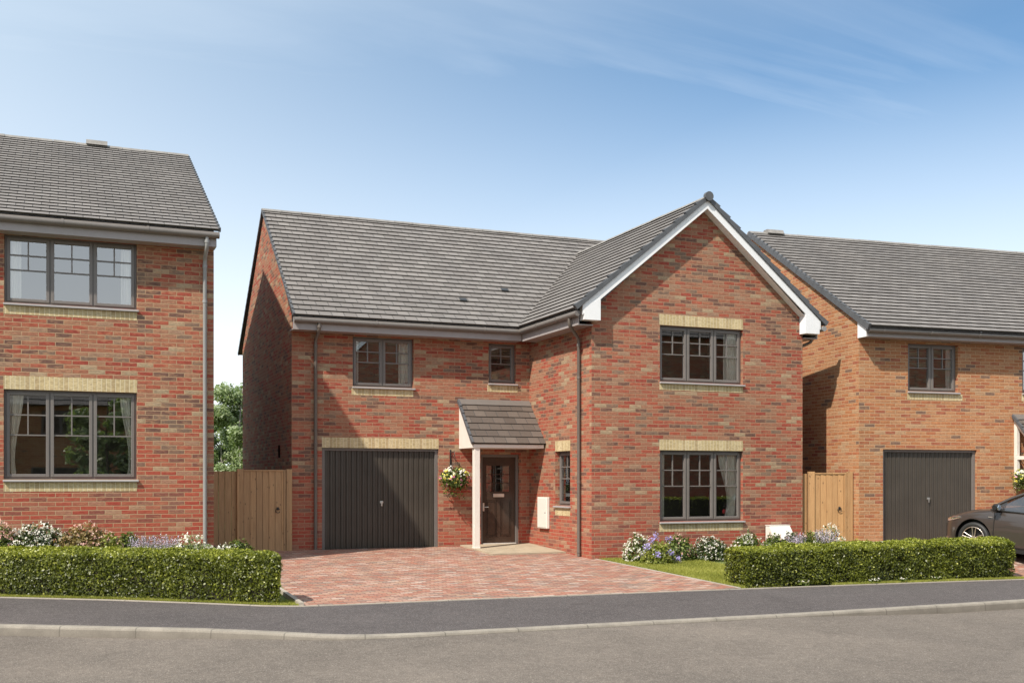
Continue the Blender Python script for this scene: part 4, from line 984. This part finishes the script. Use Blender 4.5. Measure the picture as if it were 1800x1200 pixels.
# hanging baskets
def basket(T, x, z, y, label):
    O_ = T @ V((x, -y, z)); B = empty('hanging_basket', O_, label, 'hanging basket', 'hanging baskets beside the porches')
    r = .17
    bm_ = MB(); pr = [(r * math.cos(t), -r * .95 * math.sin(t)) for t in [R(9 * k) for k in range(11)]]
    n = 20; P = []
    for a, b in pr:
        for k in range(n): t = 2 * math.pi * k / n; P.append((O_.x + a * math.cos(t), O_.y + a * math.sin(t), O_.z + b))
    bm_.add(P, [(j * n + k, (j + 1) * n + k, (j + 1) * n + (k + 1) % n, j * n + (k + 1) % n) for j in range(10) for k in range(n)], smooth=True)
    bm_.build('basket', M['bark'], B)
    br = MB(T); br.tube([(x, -.01, z + .52), (x, -y, z + .56), (x, -y, z + .50)], .008, 6); br.tube([(x, -.012, z + .25), (x, -y * .7, z + .54)], .006, 6); br.box(x - .015, x + .015, -.014, -.002, z + .2, z + .6)
    br.build('bracket', M['dark'], B)
    ch = MB(T)
    for k in range(4):
        a = R(45 + 90 * k); ch.tube([(x, -y, z + .50), (x + r * math.cos(a), -y + r * math.sin(a), z)], .004, 4)
    ch.build('chain', M['dark'], B)
    c = np.array(O_)
    d = rng.normal(size=(1500, 3)); d /= np.linalg.norm(d, axis=1)[:, None]
    P = c + d * np.array([.32, .22, .21]) * (rng.uniform(.35, 1, (1500, 1)) ** .5) + np.array([0, 0, -.02]); P[:, 2] += lump(P, 13, .05); tl = rng.uniform(size=1500) < .16; P[tl, 2] -= rng.uniform(.05, .24, tl.sum()); P += rng.normal(size=P.shape) * .022
    leafmesh('foliage', P, d + np.array([0, 0, .3]), .032, M['leaf_mid'], B, 2.2, .8)
    d = rng.normal(size=(70, 3)); d[:, 2] = np.abs(d[:, 2]) * .8 - .25; d[:, 1] = -np.abs(d[:, 1]); d /= np.linalg.norm(d, axis=1)[:, None]
    Q = c + d * np.array([.33, .24, .22]); rv = np.repeat(np.where(Q[:, 2] > c[2] + .02, rng.uniform(0, .72, 70), rng.uniform(.5, 1, 70)), 5)
    leafmesh('flowers', flowers_at(Q, .03, 5, .012), np.repeat(d, 5, 0), .034, M['fl_mix'], B, 1.1, .5, rv)
basket(TM, 7.76, 1.62, .26, 'hanging basket of white, yellow and pink flowers between the left garage and the porch post')
basket(TN, 4.15, 1.62, .26, 'hanging basket of mixed flowers beside the open bracket porch at the far right')
# trees behind
def tree(x, y, h, r, label, n=9000, bark='birch', leaf='tree', ls=.065, z0=0., trunk=.07, cz=.55, name='birch_tree', grp=None, tmin=.18):
    T_ = empty(name, (x, y, z0), label, 'tree', grp)
    tr = MB(); pts = [(x + .06 * math.sin(k), y + .05 * math.cos(k * 1.3), z0 + h * .95 * k / 7) for k in range(8)]
    tr.tube(pts, trunk, 8, rs=[trunk * (1 - .85 * k / 7) for k in range(8)])
    cl = []
    for i in range(26):
        a = random.uniform(0, 6.28); t = random.uniform(tmin, .95); p = V(pts[min(7, int(t * 7))]); 
        rr_ = r * (1 - abs(t - cz) ** 1.6 * 1.5) * random.uniform(.5, 1); e = p + V((math.cos(a) * rr_, math.sin(a) * rr_, h * .10))
        tr.tube([p, p.lerp(e, .5) + V((0, 0, .08)), e], .02, 5, rs=[trunk * .3, trunk * .2, .006]); cl.append((e, r * random.uniform(.22, .40))); cl.append((p.lerp(e, .6), r * random.uniform(.2, .36)))
    tr.build('trunk', M[bark], T_)
    Ps = []; Ns = []; k = n // len(cl)
    for c, q in cl:
        d = rng.normal(size=(k, 3)); d /= np.linalg.norm(d, axis=1)[:, None]
        Ps.append(np.array(c) + d * q * (rng.uniform(.2, 1.1, (k, 1))) * np.array([1, 1, .85])); Ns.append(d)
    P = np.concatenate(Ps); Nn = np.concatenate(Ns)
    leafmesh('crown', P, Nn + np.array([0, 0, .5]), ls, M[leaf], T_, 1.6, .8, .5 + rng.normal(size=len(P)) * .2 + lump(P, 2.5, .15))
    return T_
def polar(px, D):
    th = math.atan(788 / 1904); L = (px - 900) / 1904 * D
    return (L * math.cos(th) + D * math.sin(th), D * math.cos(th) - L * math.sin(th))
x, y = polar(424, 35); tree(x, y, 4.75, 1.15, 'taller leafy tree seen between the two left houses above the brown fence', 30000)
x, y = polar(392, 37); tree(x, y, 3.9, 1.0, 'shorter paler tree beside the left house wall above the brown fence', 26000)
x, y = polar(452, 38); tree(x, y, 4.3, 1.2, 'tree mostly hidden behind the side wall of the gabled house', 9000)
# ================================================================== CAR
def car():
    al = R(16); cx_, cy_, cz_ = 16.13, 15.88, .125
    # local frame: +y forward, left side at -x ; near (left) front wheel centre at (-.76, 1.25)
    Rz = Matrix.Rotation(al, 4, 'Z'); off = Rz @ V((-.86, 1.27, 0)); ox, oy = cx_ - off.x, cy_ - off.y
    PT = R(5.6); cz_ -= 1.27 * math.tan(PT) + .0
    C = empty('parked_car', (ox, oy, cz_), 'dark grey brown hatchback parked on the paved drive facing the right garage', 'car', rz=al)
    C.rotation_euler = (PT, 0, al); T = frame(ox, oy, cz_, al) @ Matrix.Rotation(PT, 4, 'X'); WM[C.name] = T.copy()
    m, nt, b = new_mat('dark_taupe_car_paint'); b.inputs['Base Color'].default_value = (.062, .05, .044, 1); b.inputs['Metallic'].default_value = .35
    b.inputs['Roughness'].default_value = .32; b.inputs['Coat Weight'].default_value = .8; b.inputs['Coat Roughness'].default_value = .04
    tyre, nt, b = new_mat('tyre_rubber'); b.inputs['Base Color'].default_value = (.02, .02, .02, 1); b.inputs['Roughness'].default_value = .6
    rimm = plain('pale_alloy', (.72, .64, .56), .28, metal=.9, var=.03); blk = plain('black_plastic', (.015, .015, .015), .4)
    #       y      w    zb   zbelt ztop(centre)
    st = [(1.99, .50, .30, .50, .56), (1.95, .64, .23, .56, .63), (1.86, .745, .20, .63, .71), (1.72, .815, .18, .70, .79), (1.50, .865, .17, .76, .86), (1.27, .885, .17, .81, .905),
          (1.0, .89, .17, .85, .945), (.80, .892, .17, .875, .975), (.5, .895, .165, .89, .99), (0, .897, .165, .905, .99), (-.6, .897, .165, .925, .99), (-1.1, .89, .17, .945, 1.0),
          (-1.5, .875, .18, .96, 1.01), (-1.8, .83, .22, .97, 1.0), (-1.93, .76, .28, .95, .98), (-1.99, .66, .36, .85, .9)]
    mb = MB(T); n = 17; P = []
    for y, w_, zb, zt, zc in st:
        h = zt - zb
        half = [(w_ * .78, zb), (w_ * .955, zb + h * .05), (w_ * .975, zb + h * .2), (w_ * .995, zb + h * .45), (w_, zb + h * .72), (w_ * .982, zb + h * .93), (w_ * .93, zt + (zc - zt) * .25), (w_ * .62, zt + (zc - zt) * .8)]
        sec = [(-a, b_) for a, b_ in half] + [(0, zc)] + [(a, b_) for a, b_ in half[::-1]]
        P += [(a, y, b_) for a, b_ in sec]
    k = len(st)
    mb.add(P, [(j * n + i, j * n + i + 1, (j + 1) * n + i + 1, (j + 1) * n + i) for j in range(k - 1) for i in range(n - 1)], smooth=True)
    mb.add(P, [tuple(range(n)), tuple(range((k - 1) * n + n - 1, (k - 1) * n - 1, -1))] + [((j + 1) * n, (j + 1) * n + n - 1, j * n + n - 1, j * n) for j in range(k - 1)])
    body = mb.build('body', m, C)
    bpy.context.view_layer.objects.active = body
    w1 = body.modifiers.new('weld', 'WELD'); w1.merge_threshold = .0005
    cut = MB(T)
    for y in (1.27, -1.27):
        for sx in (-1, 1): cut.tube([(sx * .60, y, .335), (sx * 1.0, y, .335)], .365, 40, smooth=True)
    co = cut.build('arch_cutter', blk, C)
    bo = body.modifiers.new('arches', 'BOOLEAN'); bo.object = co; bo.operation = 'DIFFERENCE'; bo.solver = 'EXACT'
    dg = bpy.context.evaluated_depsgraph_get(); me = bpy.data.meshes.new_from_object(body.evaluated_get(dg))
    body.modifiers.clear(); body.data = me; bpy.data.objects.remove(co, do_unlink=True)
    # arch liners
    for y in (1.27, -1.27):
        for sx in (-1, 1):
            ln = MB(T); ln.tube([(sx * .61, y, .335), (sx * .865, y, .335)], .36, 40, cap=False); ln.tube([(sx * .60, y, .335), (sx * .605, y, .335)], .36, 40)
            ln.build('wheel_arch', blk, C)
    # greenhouse
    W0, W1, GS = .835, .62, .26
    A = [(.78, .955), (-.02, 1.385), (-1.35, 1.40), (-1.86, 1.0)]
    def side(sx, q): return (sx * (W0 + (W1 - W0) * (q[1] - .93) / .46), q[0] + GS * min(1, max(0, (q[0] + 2.0) / 1.5)), q[1])
    # side glass
    for sx in (-1, 1):
        gl = [(.66, .925), (.02, 1.325), (-1.30, 1.34), (-1.55, 1.02), (-1.5, .965)]
        MB(T).add([side(sx, q) for q in gl], [tuple(range(5)) if sx < 0 else tuple(range(4, -1, -1))]).build('side_window', M['carglass'], C)
    MB(T).add([side(-1, (.76, .96)), side(1, (.76, .96)), side(1, (-.02, 1.37)), side(-1, (-.02, 1.37))], [(0, 1, 2, 3)]).build('windscreen', M['carglass'], C)
    MB(T).add([side(1, (-1.86, 1.0)), side(-1, (-1.86, 1.0)), side(-1, (-1.42, 1.36)), side(1, (-1.42, 1.36))], [(0, 1, 2, 3)]).build('rear_window', M['carglass'], C)
    rf_ = MB(T); ys = [.26, -.09, -.54, -1.0, -1.32]; zs = [1.375, 1.415, 1.425, 1.41, 1.375]; Pp = []
    for y, z in zip(ys, zs):
        for u in (-1, -.6, 0, .6, 1): Pp.append((u * .635, y, z + .03 * (1 - u * u)))
    rf_.add(Pp, [(j * 5 + i, j * 5 + i + 1, (j + 1) * 5 + i + 1, (j + 1) * 5 + i) for j in range(4) for i in range(4)], smooth=True)
    for sx in (-1, 1):
        rf_.tube([side(sx, (.70, .96)), side(sx, (.40, 1.16)), side(sx, (.0, 1.36)), side(sx, (-.5, 1.405)), side(sx, (-1.30, 1.385)), side(sx, (-1.86, .99))], .028, 8)
    rf_.build('roof', m, C)
    pl = MB(T)
    for sx in (-1, 1):
        pl.add([side(sx, (-.42, .95)), side(sx, (-.52, .95)), side(sx, (-.55, 1.37)), side(sx, (-.47, 1.37))], [(0, 1, 2, 3)])
        pl.tube([side(sx, (.72, .915)), side(sx, (-.4, .925)), side(sx, (-1.6, .96))], .014, 6)
        pl.add([side(sx, (.70, .925)), side(sx, (.45, .925)), side(sx, (.45, 1.10))], [(0, 1, 2)])
        pl.add([side(sx * .998, (-1.3, .95)), side(sx * .998, (-1.86, .98)), side(sx * .998, (-1.4, 1.37)), side(sx * .998, (-1.2, 1.37))], [(0, 1, 2, 3)])
    pl.build('window_trim', blk, C)
    ins = MB(T); ins.box(-.74, .74, -1.5, .8, .75, .93)
    for sx in (-.38, .38): ins.box(sx - .22, sx + .22, -.35, -.2, .93, 1.25); ins.box(sx - .12, sx + .12, -.33, -.24, 1.27, 1.37)
    ins.build('seat', blk, C)
    for sx in (-1, 1):
        mi = MB(T); mi.tube([(sx * .86, .80, .955), (sx * .93, .81, .975), (sx * 1.0, .81, .98), (sx * 1.06, .80, .975)], .05, 12, rs=[.02, .055, .068, .045])
        mo = mi.build('door_mirror', blk, C)
        mg = MB(T); mg.tube([(sx * .985, .752, .98), (sx * .985, .74, .98)], .055, 14); mg.build('mirror_glass', M['mirrorg'], mo)
        # door seams, handle, sill, badge strip
        tr_ = MB(T); X = sx * .893
        for y in (.87, -.30): tr_.box(min(X, X + sx * .006), max(X, X + sx * .006), y - .005, y + .005, .28, .90)
        tr_.box(min(X - sx * .02, X + sx * .002), max(X - sx * .02, X + sx * .002), -.9, .90, .17, .24)
        tr_.build('door_trim', blk, C)
        hd = MB(T); hd.tube([(sx * .90, -.34, .80), (sx * .922, -.28, .805), (sx * .90, -.20, .80)], .012, 8); hd.build('door_handle', m, C)
        bd = MB(T); bd.box(min(sx * .886, sx * .897), max(sx * .886, sx * .897), .905, .99, .765, .785); bd.build('wing_badge', M['silver'], C)
        hl = MB(T); hl.tube([(sx * .60, 1.93, .60), (sx * .72, 1.84, .635), (sx * .80, 1.70, .67), (sx * .835, 1.56, .70)], .05, 10, rs=[.035, .052, .045, .015]); hl.build('headlight', M['mirrorg'], C)
        tl = MB(T); tl.tube([(sx * .70, -1.93, .85), (sx * .82, -1.82, .87)], .06, 10); tl.build('tail_light', plain('red_lamp', (.4, .02, .02), .2), C)
    gr_ = MB(T); gr_.box(-.5, .5, 1.975, 2.0, .34, .46); gr_.build('grille', blk, C, bevel=.01)
    for y in (1.27, -1.27):
        for sx in (-1, 1):
            wt = MB(T); cx0, cx1 = sx * .66, sx * .87
            prof = [(.215, .66), (.29, .665), (.315, .69), (.32, .74), (.32, .80), (.313, .845), (.285, .868), (.232, .862), (.226, .83)]
            nn_ = 40; Pq = []
            for r_, x_ in prof:
                for q in range(nn_): t = 2 * math.pi * q / nn_; Pq.append((sx * x_, y + r_ * math.cos(t), .32 + r_ * math.sin(t)))
            wt.add(Pq, [(j * nn_ + q, j * nn_ + (q + 1) % nn_, (j + 1) * nn_ + (q + 1) % nn_, (j + 1) * nn_ + q) for j in range(len(prof) - 1) for q in range(nn_)], smooth=True)
            W_ = wt.build('wheel', tyre, C)
            ri = MB(T); xo = sx * .858
            ri.tube([(xo, y + .222 * math.cos(2 * math.pi * q / 36), .32 + .222 * math.sin(2 * math.pi * q / 36)) for q in range(37)], .009, 6)
            for s_ in range(5):
                a = 2 * math.pi * s_ / 5 + math.pi / 2
                for da in (-.17, .17):
                    e = (xo, y + .215 * math.cos(a + da), .32 + .215 * math.sin(a + da)); i0 = (xo - sx * .02, y + .05 * math.cos(a + da * 2), .32 + .05 * math.sin(a + da * 2))
                    ri.tube([i0, e], .011, 6)
            ri.tube([(xo - sx * .03, y, .32), (xo - sx * .005, y, .32)], .05, 16); ri.build('rim', rimm, W_)
            dk = MB(T); dk.tube([(sx * .75, y, .32), (sx * .78, y, .32)], .21, 24); dk.build('brake_disc', blk, W_)
car()
# ================================================================== ACROSS THE STREET (seen in the window panes)
def far_house(name, x0, x1, yfr, dep, zE, zR, label, gable=False, mat='brick'):
    hs = empty(name, ((x0 + x1) / 2, yfr - dep / 2, -.2), label, 'house')
    T = Matrix.Translation(V((x1, yfr, 0))) @ Matrix.Rotation(R(180), 4, 'Z'); W = x1 - x0
    ho = [(1.0, 2.8, .7, 2.1), (1.0, 2.8, 3.5, 4.6), (W - 3.6, W - 1.2, -.1, 2.1), (W - 3.2, W - 1.6, 3.5, 4.6)]
    w = MB(T); wall_holes(w, 0, W, -.5, zE, ho)
    if gable:
        w.add([(0, 0, zE), (W, 0, zE), (W / 2, 0, zR)], [(0, 1, 2)]); w.add([(0, dep, -.5), (0, 0, -.5), (0, 0, zE), (0, dep, zE)], [(0, 1, 2, 3)]); w.add([(W, 0, -.5), (W, dep, -.5), (W, dep, zE), (W, 0, zE)], [(0, 1, 2, 3)])
    else:
        w.add([(0, dep, -.5), (0, 0, -.5), (0, 0, zE), (0, dep / 2, zR), (0, dep, zE)], [(0, 1, 2, 3, 4)]); w.add([(W, 0, -.5), (W, dep, -.5), (W, dep, zE), (W, dep / 2, zR), (W, 0, zE)], [(0, 1, 2, 3, 4)])
    w.add([(W, dep, -.5), (0, dep, -.5), (0, dep, zE), (W, dep, zE)], [(0, 1, 2, 3)])
    w.build('wall', M[mat], hs)
    r = MB(T)
    if gable:
        a = V((W / 2, 0, zR - zE)).normalized(); L = math.hypot(W / 2 + .3, (zR - zE) * (1 + .6 / W))
        roof_slope(r, (-.3, dep, zE - .2), (0, -1, 0), a, dep + .2, L, g=.4); roof_slope(r, (W + .3, -.2, zE - .2), (0, 1, 0), V((-a.x, 0, a.z)), dep + .2, L, g=.4)
    else:
        a = V((0, dep / 2, zR - zE)).normalized(); L = math.hypot(dep / 2 + .3, (zR - zE) * (1 + .6 / dep))
        roof_slope(r, (0, -.3, zE - .2), (1, 0, 0), a, W, L, g=.4); roof_slope(r, (W, dep + .3, zE - .2), (-1, 0, 0), V((0, -a.y, a.z)), W, L, g=.4)
    r.build('roof', M['tile'], hs)
    if gable:
        b = MB(T); barge(b, -.3, W / 2, zE - .2, zR + .05, -.26, -.22, .2); barge(b, W + .3, W / 2, zE - .2, zR + .05, -.26, -.22, .2); b.build('barge_board', M['white'], hs)
    for h_ in (ho[0], ho[1], ho[3]): window(hs, T, *h_, 3 if h_[1] - h_[0] > 1.7 else 2)
    garage_door(hs, T, *ho[2]); [rooms(hs, T, h_, dep=.8) for h_ in (ho[0], ho[1], ho[3])]
    return hs
far_house('brick_house', 10.5, 20.0, -8.5, 8, 5.4, 9.8, 'brick house with a broad gable facing from across the road', True)
far_house('brick_house', 22.5, 38.0, -8.0, 9, 8.8, 11.6, 'brick house with a garage across the road, reflected in the gable windows', False, 'brick_l')
far_house('orange_brick_house', -2.5, 6.0, -11.5, 8, 5.0, 8.0, 'orange brick house across the road behind the viewer', False, 'brick_r')
hedge('hedge', 8.5, 15.0, lambda x: -.2, .7, lambda x, y: -.3, lambda x: .85, 'clipped hedge across the road', 9000, .06)
hedge('hedge', 17.0, 30.0, lambda x: -.2, .7, lambda x, y: -.3, lambda x: .85, 'second clipped hedge across the road', 15000, .06)
tree(1.6, -5.5, 5.5, 1.5, 'leafy tree across the road reflected in the left house windows', 7000, 'bark', name='garden_tree', z0=-.3, ls=.16)
# ================================================================== LIGHT, SKY, CAMERA
sd = V((-1, -.56, 1.25)).normalized(); el = math.asin(sd.z); az = math.atan2(sd.x, sd.y)
sun = bpy.data.lights.new('sun', 'SUN'); sun.energy = 4.4; sun.angle = R(1.0); sun.color = (1, .93, .82)
so = bpy.data.objects.new('sun', sun); COL.objects.link(so); so.rotation_euler = sd.to_track_quat('Z', 'Y').to_euler(); so.location = (-20, -10, 25)
wd = bpy.data.worlds.new('World'); SC.world = wd; wd.use_nodes = True; nt = wd.node_tree; N = NT(nt); bg = nt.nodes['Background']
sk = N.n('ShaderNodeTexSky', sky_type='NISHITA'); sk.sun_disc = False; sk.sun_elevation = el; sk.sun_rotation = az
sk.air_density = 1.1; sk.dust_density = 1.2; sk.ozone_density = 2.2; sk.altitude = 0
tc = N.n('ShaderNodeTexCoord'); sp = N.n('ShaderNodeSeparateXYZ'); N.l(tc.outputs['Generated'], sp.inputs[0])
zz = N.math('ADD', N.math('MAXIMUM', sp.outputs[2], 0.), .12)
cb = N.n('ShaderNodeCombineXYZ'); N.l(N.math('DIVIDE', sp.outputs[0], zz), cb.inputs[0]); N.l(N.math('DIVIDE', sp.outputs[1], zz), cb.inputs[1])
def cloudf(rot, scale, sx, sy, lo, hi, amt):
    mp = N.n('ShaderNodeMapping'); N.l(cb.outputs[0], mp.inputs[0]); mp.inputs['Rotation'].default_value = (0, 0, R(rot)); mp.inputs['Scale'].default_value = (sx, sy, 1)
    x = N.n('ShaderNodeTexNoise'); x.inputs['Scale'].default_value = scale; x.inputs['Detail'].default_value = 7; x.inputs['Roughness'].default_value = .55; x.inputs['Distortion'].default_value = .6
    N.l(mp.outputs[0], x.inputs['Vector']); return N.maprange(x.outputs['Fac'], lo, hi, 0, amt)
c1 = cloudf(30, .8, .5, 1.3, .42, .80, .42); c2 = cloudf(18, 1.9, .35, 1.9, .52, .84, .42)
cl = N.math('ADD', c1, c2, clamp=True)
hz = N.math('POWER', N.maprange(sp.outputs[2], .08, .37, 1, 0), 1.2)      # haze whitening towards the horizon
vd = N.n('ShaderNodeVectorMath', operation='DOT_PRODUCT'); N.l(tc.outputs['Generated'], vd.inputs[0]); vd.inputs[1].default_value = sd
sg = N.maprange(vd.outputs['Value'], -.34, .10, 0, .85)                  # brighter air on the sun's side
air = N.mix(sg, N.mix(1., sk.outputs[0], (.82, 1.24, 1.44), 'MULTIPLY'), (8.0, 9.3, 10.4))
cl = N.math('MULTIPLY', cl, N.maprange(sp.outputs[2], .20, .40, 1.1, .25))
fac = N.math('MAXIMUM', cl, N.math('MULTIPLY', hz, .95))
col = N.mix(fac, air, (12.0, 12.5, 12.9))
N.l(col, bg.inputs['Color']); bg.inputs['Strength'].default_value = .073
cam = bpy.data.cameras.new('camera'); co = bpy.data.objects.new('camera', cam); COL.objects.link(co); SC.camera = co
cam.sensor_width = 36; cam.lens = 38.08; cam.shift_y = .1344; cam.clip_end = 2000; cam.clip_start = .1
co.location = (0, 0, 1.58); co.rotation_euler = (R(90), 0, -math.atan(788 / 1904))
SC.view_settings.view_transform = 'Standard'; SC.view_settings.look = 'None'; SC.view_settings.exposure = .5; SC.view_settings.gamma = 1
SC.cycles.max_bounces = 6; SC.cycles.transparent_max_bounces = 12
for o in bpy.data.objects:
    if '_w' in o: del o['_w']
